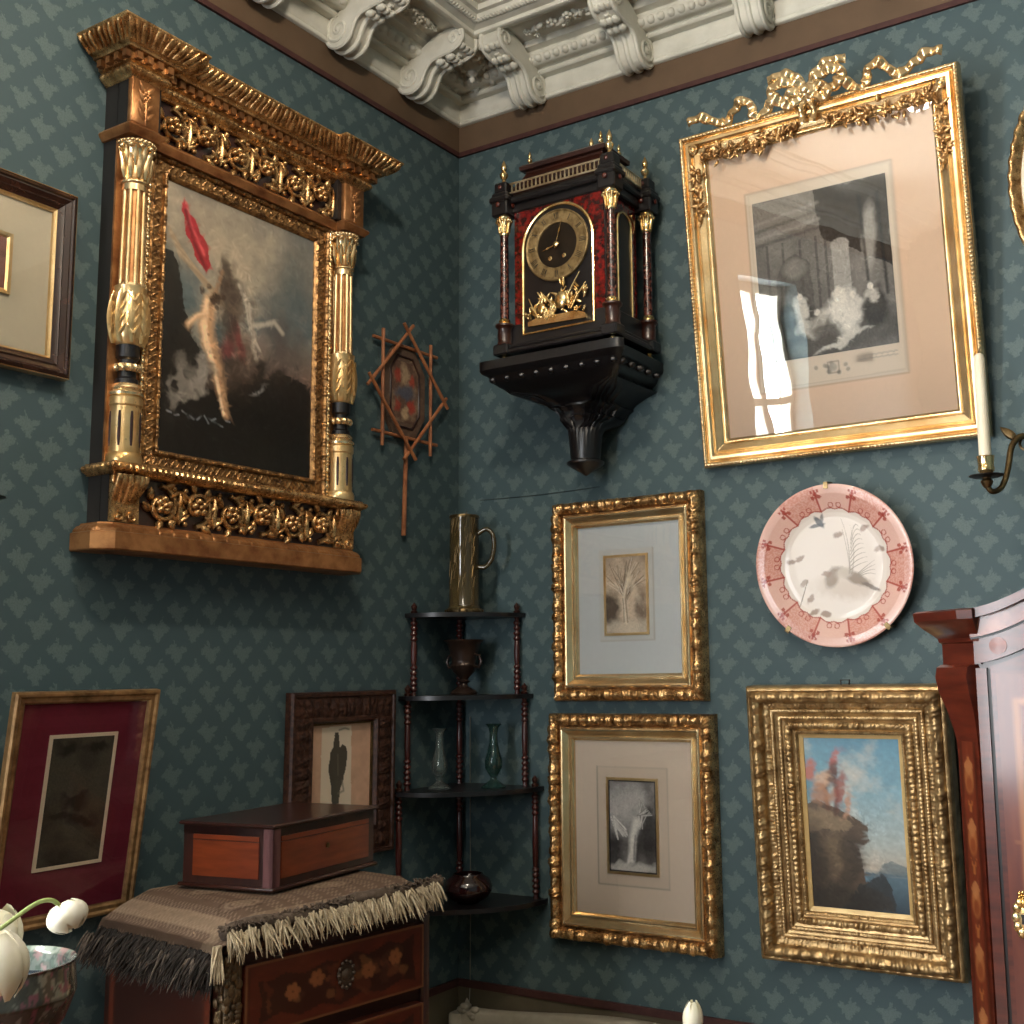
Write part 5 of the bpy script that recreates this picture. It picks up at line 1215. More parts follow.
# front: stiles, door, frieze, pediment
def panel(name, w, h, x, z, y, paint, label=None, res=260):
    c = Canvas(w, h, res, '#5c2618'); paint(c); o = c.mesh(name, M['paint_wood'], A, x0=0, y0=0, z=0, label=label); o.location = (x, y, z); o.rotation_euler = (PI/2, 0, 0); return o
for x in (CA, AW-CA-.022): m = MB(); m.box(x, x+.022, FY_-.003, FY_+.03, .11, 1.548); m.build('door_stile', M['mahog'], A, smooth=False)
for x in (CA+.022, AW-CA-.032): m = MB(); m.box(x, x+.010, FY_+.002, FY_+.03, .11, 1.545); m.build('door_gap_shade', M['ebony'], A, smooth=False, label='black strip for the shade in the gap beside the door')  # solid black strips stand in for the shade in the gaps
def rise(x): 
    t = min(1, max(0, (min(x, AW-x)-.06)/.42)); return t*t*(3-2*t)
def doors(sg):
    x0, x1 = (CA+.032, AW/2-.003) if sg == 0 else (AW/2+.003, AW-CA-.032)
    n = 14; top = lambda x: 1.545+.155*rise(x)
    xs = np.linspace(x0, x1, n)
    m = MB(); V = [(x, y, z) for y in (FY_+.004, FY_-.014) for x in xs for z in (.125, top(x))]
    m.grid(np.array(V).reshape(2, n, 2, 3)[0].reshape(n, 2, 3)); m.grid(np.array(V).reshape(2, n, 2, 3)[1].reshape(n, 2, 3))
    Fr = np.array(V).reshape(2, n, 2, 3); loop0 = np.concatenate([Fr[0, :, 0], Fr[0, ::-1, 1]]); loop1 = np.concatenate([Fr[1, :, 0], Fr[1, ::-1, 1]])
    m.grid(np.stack([loop0, loop1]), cv=True); dr = m.build('door', M['mahog'], A, smooth=False)
    def pt(c):
        c.mix((c.n(14, 4, 4, 5)-.4)*1.3, '#7b3b22'); c.frame(.10, .04, .90, .965, .006, '#a86d3f', .7)
        rr = np.random.RandomState(3)
        for k in range(46):
            cx, cy = rr.uniform(.16, .84), rr.uniform(.06, .95); s_ = rr.uniform(.5, 1.3)
            c.blob(cx, cy, .05*s_, .014*s_, '#a2663a' if k % 3 else '#c0935d', .85, .4, rr.uniform(0, 3), .03, 12, k)
            c.line([(cx, cy), (cx+rr.uniform(-.2, .2), cy+rr.uniform(-.05, .05))], .0025, '#8a5330', .7)
        for cx, cy in ((.32, .07), (.68, .12), (.3, .3), (.62, .4), (.3, .62), (.66, .75)):
            for q in range(6): c.blob(cx+.06*math.cos(q), cy+.018*math.sin(q), .045, .013, '#c79b66', .9, .3, q)
            c.blob(cx, cy, .03, .009, '#7a3d20', .9, .3)
    w = x1-x0-.02; o = panel('marquetry_panel', w, 1.40, x0+.01, .135, FY_-.0148, pt, 'marquetry of flowers and leaves'); o.parent = dr
    if sg == 0:
        e = MB(); Me = Matrix.Translation((1.775-1.64+.012, FY_-.016, 1.052))@Matrix.Rotation(PI/2, 4, 'X')
        for k in range(10):
            a = 2*PI*k/10; e.ell((.013*math.cos(a), .030*math.sin(a), .002), (.010, .012, .004), None, 8, 5)
        e.ell((0, 0, .001), (.018, .034, .004), None, 14, 6); e.flower((0, .044, .002), .010, 5, .005); e.xform(Me); es = e.build('escutcheon', M['brass'], dr, ang=60, label='brass keyhole plate')
        e = MB(); e.prism([(-.003, -.012), (.003, -.012), (.002, 0), (.004, .005), (0, .009), (-.004, .005), (-.002, 0)], 0, .0055, Me); e.build('keyhole', M['ebony'], dr, smooth=False)
doors(0); doors(1)
def band(name, mat, x0, x1, lo, hi, y0, y1, n=40, label=None, ang=40):
    xs = np.linspace(x0, x1, n); m = MB()
    L = np.array([[(x, y0, lo(x)), (x, y1, lo(x)), (x, y1, hi(x)), (x, y0, hi(x))] for x in xs]); m.grid(L, cv=True)
    k = m.n; m.f.append((k-4, k-3, k-2, k-1)); m.f.append((k-4*n, k-4*n+1, k-4*n+2, k-4*n+3)); return m.build(name, mat, A, ang=ang, label=label)
c0 = lambda x: 1.552+.155*rise(x)
band('frieze', M['mahog'], CA, AW-CA, lambda x: c0(x)+.004, lambda x: c0(x)+.055, -.05, FY_-.010, label='frieze with inlaid roundels')
for k in range(7):
    x = CA+.05+k*.127; e = MB(); e.lathe([(.018, 0), (.018, .0016), (0, .0018)], (0, 0, 0), 20, Matrix.Translation((x, FY_-.010, c0(x)+.030))@Matrix.Rotation(PI/2, 4, 'X')); e.build('inlaid_roundel', M['satin'], A)
band('cornice_fillet', M['ebony'], CA-.004, AW-CA+.004, lambda x: c0(x)+.055, lambda x: c0(x)+.059, -.05, FY_-.014)
band('pediment_band', plain('figured_walnut', '#6d2f1b', '#8d4a2a', .3, scale=26, coat=.6, lo=.4, hi=.6), CA-.004, AW-CA+.004, lambda x: c0(x)+.059, lambda x: c0(x)+.098, -.05, FY_-.020, label='arched veneer band')
band('pediment_top', M['mahog'], CA-.004, AW-CA+.004, lambda x: c0(x)+.098, lambda x: c0(x)+.118, -.05, FY_-.042, label='arched top moulding')
# cornice ears on the canted corners
for sg in (0, 1):
    m = MB(); rows = []
    for z, o in ((1.556, .004), (1.560, .004), (1.600, .004), (1.604, .010), (1.612, .012), (1.622, .024), (1.634, .040), (1.646, .052), (1.650, .056), (1.668, .058), (1.672, .050)):
        x0 = -o; q = [(x0, -.02), (x0, FY_+.065-o*.45), (CA-o*.35, FY_-o), (CA+.012, FY_-o), (CA+.012, -.02)]
        rows.append([((AW-x if sg else x), y, z) for x, y in q])
    m.grid(np.array(rows), cv=True); k = m.n; m.f.append(tuple(range(k-5, k))); m.f.append(tuple(range(5))); m.build('cornice_ear', M['mahog'], A, ang=30, label='projecting cornice corner')

# ------------------------------------------------------------------ corner etagere
E_ = thing('corner_shelf', 'dark corner whatnot with four quarter-round shelves and turned red posts', 'shelf', (0, 0, .10))
SH = [(1.737, .263), (1.490, .290), (1.215, .326), (.890, .336)]
PX = [.225, .245, .268]
for z, r in SH:
    n = 30; a = np.linspace(0, PI/2, n); rr = r*(1+.012*np.sin(a*6))
    P = [(.0005, -.0005)]+[(max(.0005, q*math.sin(x)), -max(.0005, q*math.cos(x))) for q, x in zip(rr, a)]
    m = MB(); m.prism(P[::1], z-.013-.10, z-.10); m.build('shelf_board', M['ebony'], E_, ang=30)
def post(x, y, z0, z1, r=.0098, fin=False):
    H_ = z1-z0; pr = [(r*.8, 0)]
    for k in range(5):
        b = .012+k*.016; pr += [(r*.65, b), (r*1.15, b+.005), (r*1.15, b+.009), (r*.65, b+.014)]
    pr += [(r*.85, .10), (r*.95, H_*.55), (r*.8, H_-.075)]
    for k in range(4):
        b = H_-.072+k*.016; pr += [(r*.65, b), (r*1.12, b+.005), (r*1.12, b+.009), (r*.65, b+.014)]
    pr += [(r*.9, H_)]
    m = MB(); m.lathe(pr, (x, y, z0-.10), 16); m.build('turned_post', M['post'], E_, ang=50)
def pend(x, y, z): m = MB(); m.lathe([(.010, 0), (.012, .006), (.006, .010), (.009, .016), (.010, .022), (.005, .028), (0, .034)], (x, y, z-.10), 12); m.build('post_finial', M['mahog_dk'], E_)
for i in range(3):
    z0, z1 = SH[i+1][0], SH[i][0]-.013; q = SH[i][1]-.020
    post(q, -.020, z0, z1); post(.020, -q, z0, z1); post(.024, -.024, z0, z1, .010)
    pend(q, -.020, SH[i][0]); pend(.020, -q, SH[i][0])
# things on the etagere
t = thing('glass_tankard', 'tall amber glass tankard with handle on the top shelf of the corner whatnot', 'jug', (.120, -.125, 1.7376))
m = MB(); H_ = .302
m.lathe([(.0, .004), (.044, .004), (.051, .001), (.056, .0), (.057, .010), (.049, .018), (.0465, .026), (.0455, .15), (.0445, H_-.006), (.046, H_), (.043, H_), (.0425, .15), (.043, .03), (.0, .024)], (0, 0, 0), 40); m.build('body', M['smokeglass'], t, ang=50)
m = MB(); a0 = .35; dx, dy = math.cos(a0), math.sin(a0); P = [(.045, .245), (.07, .262), (.092, .245), (.098, .205), (.088, .16), (.066, .138), (.045, .142)]
m.tube(smooth([(dx*r, dy*r, z) for r, z in P], 40, 5), .0072, 10); m.build('handle', M['smokeglass'], t)
m = MB(); m.lathe([(.0565, .0), (.0575, .004), (.0575, .009), (.0545, .013)], (0, 0, 0), 40); m.lathe([(.0462, H_-.008), (.0472, H_-.002), (.0464, H_+.001)], (0, 0, 0), 40)
for k in range(16):
    a = k*PI/8; m.ell((.0555*math.cos(a), .0555*math.sin(a), .007), .0055, None, 6, 4)
m.build('metal_band', M['bronze'], t)
m = MB(); rnd = random.Random(2)
for k in range(40):
    a = rnd.uniform(-2.9, -.2); z = rnd.uniform(.04, .27); P = [(.0463*math.cos(a+.05*q), .0463*math.sin(a+.05*q), z+.010*q+.006*math.sin(q*2+k)) for q in range(5)]; m.tube(P, [.0006, .0009, .001, .0009, .0005], 5)
m.build('engraved_ornament', M['bronze'], t)
t = thing('bronze_urn', 'dark bronze cup-shaped urn on the second shelf of the corner whatnot', 'urn', (.115, -.120, 1.4906))
m = MB(); m.lathe([(.0, 0), (.040, 0), (.042, .006), (.036, .012), (.026, .018), (.013, .026), (.011, .034), (.020, .040), (.012, .046), (.018, .054), (.034, .070), (.041, .088), (.036, .096), (.037, .104), (.042, .125), (.052, .156), (.060, .162), (.061, .166), (.055, .166), (.045, .14), (.03, .08), (0, .07)], (0, 0, 0), 36, wob=lambda a, i, z: 1+.03*np.cos(a*12)*(.054 < z < .1)); m.build('body', M['copper'], t, ang=50)
for sg in (-1, 1):
    m = MB(); m.tube([(sg*.036, 0, .085), (sg*.058, 0, .082), (sg*.066, 0, .10), (sg*.058, 0, .118), (sg*.042, 0, .122)], [.004, .0045, .0045, .004, .003], 8); m.build('handle', M['copper'], t)
VP = [(.0, 0), (.033, .0), (.034, .003), (.022, .012), (.010, .022), (.008, .028), (.014, .038), (.023, .056), (.024, .075), (.017, .098), (.0115, .125), (.0105, .150), (.0135, .166), (.022, .176), (.021, .177), (.0115, .166), (.0085, .15), (.0095, .125), (.015, .098), (.021, .075), (.020, .058), (.008, .04), (0, .038)]
for nm, pos, mt, lb, w in (('clear_glass_vase', (.085, -.200, 1.2156), 'clearglass', 'clear cut-glass bud vase on the third shelf, left of the green one', .06), ('green_glass_vase', (.215, -.105, 1.2156), 'greenglass', 'green glass bud vase on the third shelf, right of the clear one', .03)):
    m = MB(); m.lathe([(r*(1.0 if mt == 'clearglass' else 1.12), z*(1.0 if mt == 'clearglass' else 1.06)) for r, z in VP], pos, 28, wob=lambda a, i, z: 1+w*np.cos(a*6)*(z < 1.36-.0)); tag(m.build(nm, M[mt], ang=55), lb, 'vase')
m = MB(); m.lathe([(0, 0), (.032, 0), (.034, .004), (.056, .014), (.070, .034), (.072, .048), (.064, .066), (.046, .078), (.044, .083), (.040, .083), (.041, .076), (.058, .06), (.064, .046), (.05, .02), (0, .012)], (.165, -.165, .8906), 36); tag(m.build('lacquer_bowl', M['darkred'], ang=50), 'round dark lacquer bowl on the lowest shelf of the corner whatnot', 'bowl')
m = MB(); P = [(.050, -.004, 1.42), (.050, -.004, 1.2), (.051, -.004, .9), (.050, -.0045, .62), (.050, -.014, .5), (.05, -.035, .11)]; m.tube(P, .0016, 6); tag(m.build('hanging_cable', M['wire']), 'thin pale cable running down the wall behind the corner whatnot', 'cable')
m = MB(); P = [(.09+.028*k, -.0016, 2.1075-.004*math.sin(k*PI/16)) for k in range(17)]; m.tube(P, .0011, 6); tag(m.build('picture_wire', M['wire_dk']), 'thin dark wire along the wall behind the upper leaf-carved frame', 'wire')

# ------------------------------------------------------------------ chest of drawers, cloth and box
CH = thing('chest_of_drawers', 'marquetry chest of drawers half covered by a fringed cloth', 'chest of drawers', (.515, -1.379, 0), (0, 0, math.atan2(.542, .073)))
# local x along the front (0..CW), y into the depth (towards the wall), z up; local +y = left of travel = towards the wall
CW, CD = .547, .455; TOPZ = 1.047
m = MB(); m.bbox(.014, CW-.014, .018, CD, .06, 1.022, .003); m.bbox(.10, CW-.03, .10, CD-.02, 1.02, 1.090, .02); m.build('carcass', M['mahog_dk'], CH, ang=30)
m = MB(); rows = []
for z, o in ((1.022, -.014), (1.026, -.006), (1.030, -.002), (1.038, .0), (1.043, -.002), (1.047, -.006)):
    rows.append([(-o, CD), (-o, -o), (.03, -o-.004), (CW*.5, -o+.004), (CW-.03, -o-.004), (CW+o, -o), (CW+o, CD)]); rows[-1] = [(x, y, z) for x, y in rows[-1]]
m.grid(np.array(rows), cv=True); k = m.n; m.f.append(tuple(range(k-7, k))); m.f.append(tuple(range(7))); m.build('top', M['mahog_dk'], CH, ang=40)
for x in (.02, CW-.02):
    m = MB(); m.bbox(x-.012, x+.012, .008, .03, .02, 1.022, .004)
    if x < .1:
        pass
    m.build('corner_post', M['mahog_dk'], CH)
m = MB(); rnd = random.Random(6); z = 1.015
while z > .70:                                                        # cast corner mount with foliage
    for q in range(5): m.ell((.018+rnd.uniform(-.014, .014), -.006, z+rnd.uniform(-.012, .012)), (rnd.uniform(.004, .009), .004, rnd.uniform(.005, .011)), None, 7, 4)
    for q in range(4): m.ell((-.002, .010+rnd.uniform(-.008, .012), z+rnd.uniform(-.012, .012)), (.004, rnd.uniform(.004, .009), rnd.uniform(.005, .011)), None, 7, 4)
    z -= .018
m.bbox(.002, .040, -.004, .02, .70, 1.022, .002); m.build('corner_mount', plain('tarnished_mount', '#4a3a28', '#6b553a', .42, metal=.35, scale=60), CH, ang=60, label='carved tarnished corner mount')
def drawer(z0, z1, bow):
    w = CW-.088; c = Canvas(w, z1-z0, 330, '#4d1c10'); c.mix((c.n(10, 4, 3, .4)-.4)*1.4, '#642815')
    P = [(.06, .25), (.12, .30), (.2, .22), (.3, .30), (.42, .2), (.5, .26), (.58, .16), (.66, .26), (.78, .14), (.86, .22), (.94, .12), (.93, .5), (.95, .85), (.86, .78), (.75, .88), (.62, .80), (.5, .90), (.4, .80), (.28, .88), (.18, .76), (.07, .86), (.08, .5)]
    c.poly(P, '#2a1009', .92, .012)
    rr = np.random.RandomState(int(z0*100))
    for k in range(34):
        cx, cy = rr.uniform(.1, .9), rr.uniform(.3, .78); c.blob(cx, cy, .03*rr.uniform(.6, 1.4), .06*rr.uniform(.6, 1.4), ['#5f3420', '#522516', '#6a4428', '#3f2218'][k % 4], .85, .4, rr.uniform(0, 3), .04, 14, k)
    for cx, cy in ((.24, .52), (.37, .42), (.66, .5), (.82, .4)):
        for q in range(6): c.blob(cx+.024*math.cos(q), cy+.07*math.sin(q), .018, .05, '#8c5734', .9, .35, q)
    c.frame(.004, .012, .996, .988, .014, '#8a6a42', .75); c.frame(.02, .06, .98, .94, .006, '#35150b', .7)
    m = MB(); m.bbox(.044, CW-.044, -.008, .03, z0, z1, .002); d_ = m.build('drawer', M['mahog'], CH)
    o = c.mesh('marquetry_front', M['paint_wood'], d_, x0=.044, y0=z0, z=0, label='inlaid drawer front with floral cartouche'); o.rotation_euler = (PI/2, 0, 0); o.location = (0, -.0088, 0)
    m = MB(); Mh = Matrix.Translation((CW*.52, -.010, (z0+z1)/2+.004))@Matrix.Rotation(PI/2, 4, 'X')
    m.lathe([(.022, 0), (.021, .003), (.017, .004), (.012, .003), (.009, .006), (0, .007)], (0, 0, 0), 24, Mh)
    for k in range(12): a = k*PI/6; m.ell(tuple((Mh@Vector((.019*math.cos(a), .026*math.sin(a), .003)))), .0045, None, 6, 4)
    m.build('drawer_mount', plain('dark_bronze_mount', '#3b2f26', '#54463a', .4, metal=.5), d_, ang=50)
drawer(.870, 1.004, 0); drawer(.705, .838, 0); drawer(.54, .673, 0); drawer(.375, .508, 0); drawer(.21, .343, 0)
m = MB(); Ms = Matrix(((0, 0, -1, .0075), (1, 0, 0, 0), (0, 1, 0, 0), (0, 0, 0, 1)))
c = Canvas(CD-.08, .90, 130, '#35130b'); c.mix((c.n(8, 4, 3, .5)-.4)*1.2, '#451a0f'); c.frame(.04, .03, .96, .97, .012, '#5a2a18', .8); c.rect(0, 0, .06, 1, '#6b2d18', .7); c.rect(.94, 0, 1, 1, '#6b2d18', .7)
o = c.mesh('side_panel', M['paint_wood'], CH, x0=0, y0=0, z=0); o.rotation_euler = (PI/2, 0, -PI/2); o.location = (.0072, CD-.03, .14)
for x, y in ((.03, .03), (CW-.03, .03), (.03, CD-.03), (CW-.03, CD-.03)):
    m = MB(); m.lathe([(.02, 0), (.024, .01), (.02, .03), (.026, .06)], (x, y, 0), 16); m.build('foot', M['mahog_dk'], CH)
# cloth: top sheet, overhang on the left end, rolled hem and fringes
CL_ = thing('fringed_cloth', 'tan embroidered cloth with dark and cream fringe draped over the chest', 'cloth', (.515, -1.379, 1.048), (0, 0, math.atan2(.542, .073)))
nx, ny = 110, 110; U, V_ = np.meshgrid(np.linspace(0, 1, nx), np.linspace(0, 1, ny), indexing='ij')
# u: from the hanging left end (x<0) to past the right end; v: from front edge to the back
s_ = -.046+U*(CW+.062); yv = -.012+V_*(CD-.010)
over = np.clip(-s_-.004, 0, 1)
Xc = np.where(s_ < -.004, -.008-.006*np.sin(over*40)-over*.22, s_); Zc = np.where(s_ < -.004, .0055-over*.95, .0055)
nz = fbm(s_*14, yv*14, 4, 5); rise_ = np.clip(s_/.10, 0, 1)*np.clip((yv+.015)/.10, 0, 1)*np.clip((CW+.022-s_)/.05, 0, 1); Zc = Zc+.005*(nz-.45)*np.clip(2-rise_*2, 0, 1)+.041*rise_**.8+.006*np.sin(yv*60+s_*22)*(s_ < .02)*np.clip(over*20, 0, 1)
Xc = Xc-.010*np.sin(yv*42+1)*np.clip(over*18, 0, 1)
col = np.zeros(U.shape+(3,)); col[:] = lin('#655246'); 
def cm(mk, c_):
    global col
    mk = np.clip(mk, 0, 1)[..., None]; col = col*(1-mk)+np.array(lin(c_))*mk
cm((fbm(s_*60, yv*60, 3, 2)-.35)*1.4, '#5c4a3d'); cm((np.abs(s_-.035) < .022)*.6*(.5+fbm(s_*300, yv*300, 2, 3)), '#9a8571'); cm((np.abs(yv-.035) < .022)*.5*(.5+fbm(s_*300, yv*300, 2, 3)), '#8d7966')
for cx, cy in ((.12, .12), (.16, .30), (.36, .14), (.12, .45), (.38, .40), (.27, .22)):
    d = np.hypot(s_-cx, (yv-cy)*1.3); a = np.arctan2(yv-cy, s_-cx); cm((d < .05)*.55*(.5+.5*np.sin(d*420)), '#a08b78'); cm((np.abs(d-.05) < .005)*.8, '#4b3a30')
cm((.3*np.sin(s_*500)*np.sin(yv*500) > .12)*.3, '#b09b86')
m = MB(); m.grid(np.stack([Xc, yv, Zc], -1)); Pu = np.stack([Xc, yv, Zc-.003*(s_ > -.004)], -1); m.grid(Pu); col2 = np.concatenate([col.reshape(-1, 3), col.reshape(-1, 3)])
m.build('woven_sheet', painted('woven_cloth', .95, .1, bump=.6, bscale=260), CL_, ang=180, colors=col2)
m = MB(); rnd = random.Random(9)
P = [(x, .004+.006*math.sin(x*30), .021+.006*math.sin(x*23)+.016*x/CW) for x in np.linspace(.0, CW+.012, 60)]
m.tube(P, [.012+.004*vnoise(np.array([k*.7]), np.array([0.5]), 3)[0] for k in range(60)], 9)
for k in range(420):
    x = rnd.uniform(.0, CW+.012); P0 = np.array((x, .002, .028+.016*x/CW)); d = np.array((rnd.gauss(0, 1), rnd.gauss(-.2, 1), abs(rnd.gauss(.4, .6)))); d /= np.linalg.norm(d); m.tube([P0, P0+d*.012, P0+d*.017+np.array((0, 0, -.004))], [.0022, .0018, .0006], 4, caps=False)
o = m.build('rolled_hem', plain('brown_wool', '#4b3e33', '#64554a', .95, scale=80), CL_, ang=180, label='fuzzy brown rolled hem'); o['kind'] = 'stuff'
def fringe(name, mat, n, base, label, L0, L1, r, spread):
    m = MB()
    for k in range(n):
        p, dr = base(rnd); L = rnd.uniform(L0, L1); sx = rnd.gauss(0, spread); sy = rnd.gauss(0, spread)
        P = [p]
        for q in range(1, 5):
            u = q/4; P.append((p[0]+(dr[0]*.25+(sx if dr[0] == 0 else -abs(sx)))*L*u, p[1]+(dr[1]*.25+(sy if dr[1] == 0 else -abs(sy)))*L*u, p[2]-L*u*(.6+.4*u)))
        m.tube(P, [r*.9, r*1.15, r, r*.7, r*.25], 5, caps=False)
    o = m.build(name, mat, CL_, ang=180, label=label); o['kind'] = 'stuff'; return o
def tuft_front(rr):
    k = rr.randrange(15); x = .01+k*.0345+rr.gauss(0, .0065); return (min(CW+.008, x*1.07), -.010-abs(rr.gauss(0, .004)), .022+.014*x/CW+rr.gauss(0, .003)), (0, -1)
fringe('cream_fringe', plain('cream_wool', '#8f7f68', '#c4b498', .9, scale=40), 560, tuft_front, 'cream tufted fringe along the front', .018, .054, .0022, .30)
fringe('cream_fringe', plain('cream_wool_corner', '#8f7f68', '#bcac90', .9, scale=60), 60, lambda rr: ((-.018-abs(rr.gauss(0, .005)), -.012-abs(rr.gauss(0, .004)), .006), (-.5, -.8)), 'cream tassel at the corner', .03, .065, .0022, .15)
def tuft_side(rr):
    y = rr.uniform(-.01, CD-.03); return (-.014-rr.random()*.012, y, -.026+rr.uniform(-.008, .016)), (-1, 0)
fringe('dark_fringe', plain('dark_wool', '#191512', '#2e2621', .95, scale=60), 1500, tuft_side, 'dark shaggy fringe on the left end', .02, .058, .0024, .36)
fringe('grey_fringe', plain('grey_wool', '#453c35', '#63574d', .95, scale=60), 160, lambda rr: ((-.030-rr.random()*.012, [.05, .13, .2, .34, .42][rr.randrange(5)]+rr.gauss(0, .014), -.03+rr.uniform(-.01, .01)), (-1, 0)), 'lighter strands in the fringe', .025, .055, .0020, .22)
# wooden box on the cloth
BXA = math.atan2(.375, -.046)
WB = thing('wooden_box', 'rosewood casket with orange satinwood panels standing on the fringed cloth', 'box', (.407, -1.158, 1.1005), (0, 0, BXA))
# local x along the long front (0..LB), y into the depth towards the wall
LB, DB, HB = .378, .258, .131
m = MB(); m.bbox(.004, LB-.004, .004, DB-.004, .0, HB, .003); m.build('body', M['rosew'], WB, ang=30)
m = MB(); m.bbox(-.003, LB+.003, -.003, DB+.003, .0, .008, .002); m.build('base_moulding', M['mahog_dk'], WB)
m = MB(); m.bbox(-.004, LB+.004, -.004, DB+.004, HB, HB+.008, .003); m.bbox(.004, LB-.004, .004, DB-.004, HB-.020, HB, .002); m.build('lid', M['rosew'], WB, ang=30)
for nm, x0, x1 in (('front_panel', .030, LB-.030),):
    m = MB(); m.box(x0, x1, .0015, .006, .024, .100); m.box(x0, x1, .0015, .006, .102, .112); m.build(nm, M['satin'], WB, smooth=False, label='orange satinwood panel')
m = MB(); m.box(.0015, .006, .040, DB-.036, .024, .100); m.box(.0015, .006, .040, DB-.036, .102, .112); m.build('end_panel', M['satin'], WB, smooth=False, label='orange satinwood panel')
m = MB(); m.box(.0, .024, .0, .010, .008, HB-.002); m.box(0, .010, 0, .026, .008, HB-.002); m.build('corner_strip', plain('purplish_corner_veneer', '#5d3a3c', '#6d4647', .4, scale=20, stretch=(4, 4, 1)), WB, smooth=False)
m = MB(); m.lathe([(.006, 0), (.006, .002), (.002, .0025)], (0, 0, 0), 14, Matrix.Translation((LB/2, .0012, .072))@Matrix.Rotation(PI/2, 4, 'X')); m.build('keyhole_plate', M['bronze'], WB)

# ------------------------------------------------------------------ sconces
def sconce(loc, rot, lab, clab, mirror=1):
    t = thing('wall_sconce', lab, 'sconce', loc, rot)          # picture space: x right, y up, z out of the wall
    m = MB(); 
    pl = [(.030*math.cos(a)*(1+.12*math.cos(4*a)), .075*math.sin(a)*(1+.05*math.cos(6*a))) for a in np.linspace(0, 2*PI, 40, endpoint=False)]
    m.prism(pl, 0, .010); m.ell((0, 0, .012), (.022, .045, .012), None, 14, 8); m.flower((0, .062, .012), .02, 6, .012); m.build('back_plate', M['copper'] if 0 else M['bronze'], t, ang=50)
    ex, ez, ey = -.105*mirror, .185, -.075
    P = [(0, .0, .02), (-.012*mirror, .035, .05), (-.045*mirror, .040, .085), (-.062*mirror, .01, .105), (-.066*mirror, -.05, .13), (-.078*mirror, -.098, .155), (-.097*mirror, -.108, .18), (ex, -.092, ez), (ex, ey-.008, ez)]
    n = 40; T_ = np.linspace(0, len(P)-1, n); P = np.array(P); Q = np.stack([np.interp(T_, range(len(P)), P[:, k]) for k in range(3)], 1)
    for _ in range(4): Q[1:-1] = (Q[:-2]+2*Q[1:-1]+Q[2:])/4
    m = MB(); m.tube(Q, [.0082-.0018*k/n for k in range(n)], 10); m.spiral((-.03*mirror, .018, .07), .022, 1.2, 1.2, 1, .004, .002, 0, 20); m.leaf((-.05*mirror, .03, .09), 2.4, .05, .022, .012); m.build('arm', M['bronze'], t)
    Mv = Matrix.Translation((ex, ey, ez))@Matrix.Rotation(-PI/2, 4, 'X')
    m = MB(); m.lathe([(.006, -.022), (.012, -.014), (.0145, -.006), (.010, 0), (.012, .006)], (0, 0, 0), 24, Mv); m.build('socket_stem', M['bronze'], t)
    m = MB(); m.lathe([(.010, .002), (.030, .0035), (.040, .007), (.0405, .0085), (.030, .0055), (.010, .005)], (0, 0, 0), 36, Mv); m.build('drip_pan', M['iron'], t, label='dark thin drip pan')
    m = MB(); m.lathe([(.010, .006), (.012, .012), (.0185, .018), (.0195, .024), (.0175, .030), (.0185, .040), (.0195, .050), (.021, .054), (.016, .054), (.015, .03), (0, .03)], (0, 0, 0), 30, Mv, lambda a, i, z: 1+.03*np.cos(a*10)*(.02 < z < .05)); m.build('candle_cup', M['brass'], t, ang=50)
    # candle stands in the cup, a thing of its own
    Wm = Matrix.Translation(loc)@Euler(rot).to_matrix().to_4x4(); b = Wm@Vector((ex, ey+.030, ez))
    c = thing('candle', clab, 'candle', b)
    q = MB(); q.lathe([(0, 0), (.0145, 0), (.0145, .02), (.0136, .15), (.0125, .262), (.010, .270), (.003, .274), (0, .274)], (0, 0, 0), 22); q.build('wax_stick', M['wax'], c)
    q = MB(); q.tube([(0, 0, .272), (.001, 0, .280), (.003, 0, .287)], .0012, 6); q.build('wick', M['iron'], c)
sconce((1.815, -.002, 2.063), RIGHT, 'gilt bronze candle arm on the right wall beside the oval frame', 'tall cream candle in front of the engraving frame')
sconce((.002, -1.811, 1.968), left_rot(0), 'candle arm on the left wall showing only a drip pan edge', 'candle at the left edge above the crimson matted frame', -1)

# ------------------------------------------------------------------ bowl of tulips on a small round table
TB = thing('round_table', 'small round table under the painted porcelain bowl', 'table', (.655, -1.925, 0))
m = MB(); m.lathe([(0, .985), (.20, .985), (.205, .990), (.205, 1.0), (.20, 1.005), (0, 1.005)], (0, 0, 0), 40); m.build('table_top', M['mahog'], TB, ang=40)
m = MB(); m.lathe([(.02, .05), (.03, .12), (.022, .2), (.028, .5), (.02, .85), (.04, .985)], (0, 0, 0), 20); m.build('stem', M['mahog_dk'], TB)
for k in range(3):
    a = k*2*PI/3; m = MB(); m.tube([(.02*math.cos(a), .02*math.sin(a), .10), (.12*math.cos(a), .12*math.sin(a), .06), (.20*math.cos(a), .20*math.sin(a), .015)], [.02, .018, .014], 8); m.build('leg', M['mahog_dk'], TB)
BW = thing('porcelain_bowl', 'painted porcelain bowl holding white tulips at the left edge', 'bowl', (.655, -1.925, 1.005))
RB = .108
prb = [(0, .012), (.04, .006), (.044, 0), (.048, 0), (.050, .010), (.075, .030), (.098, .060), (.112, .098), (RB, .140), (RB+.002, .143), (RB-.002, .143), (RB-.008, .135), (.104, .098), (.09, .062), (.068, .035), (.03, .022), (0, .021)]
pp = resample(prb, 120); seg = 200; a = np.linspace(0, 2*PI, seg, endpoint=False); RR, AA = np.meshgrid(pp[:, 0], a, indexing='ij'); HH = np.repeat(pp[:, 1][:, None], seg, 1)
m = MB(); m.grid(np.stack([RR*np.cos(AA), RR*np.sin(AA), HH], -1), cv=True)
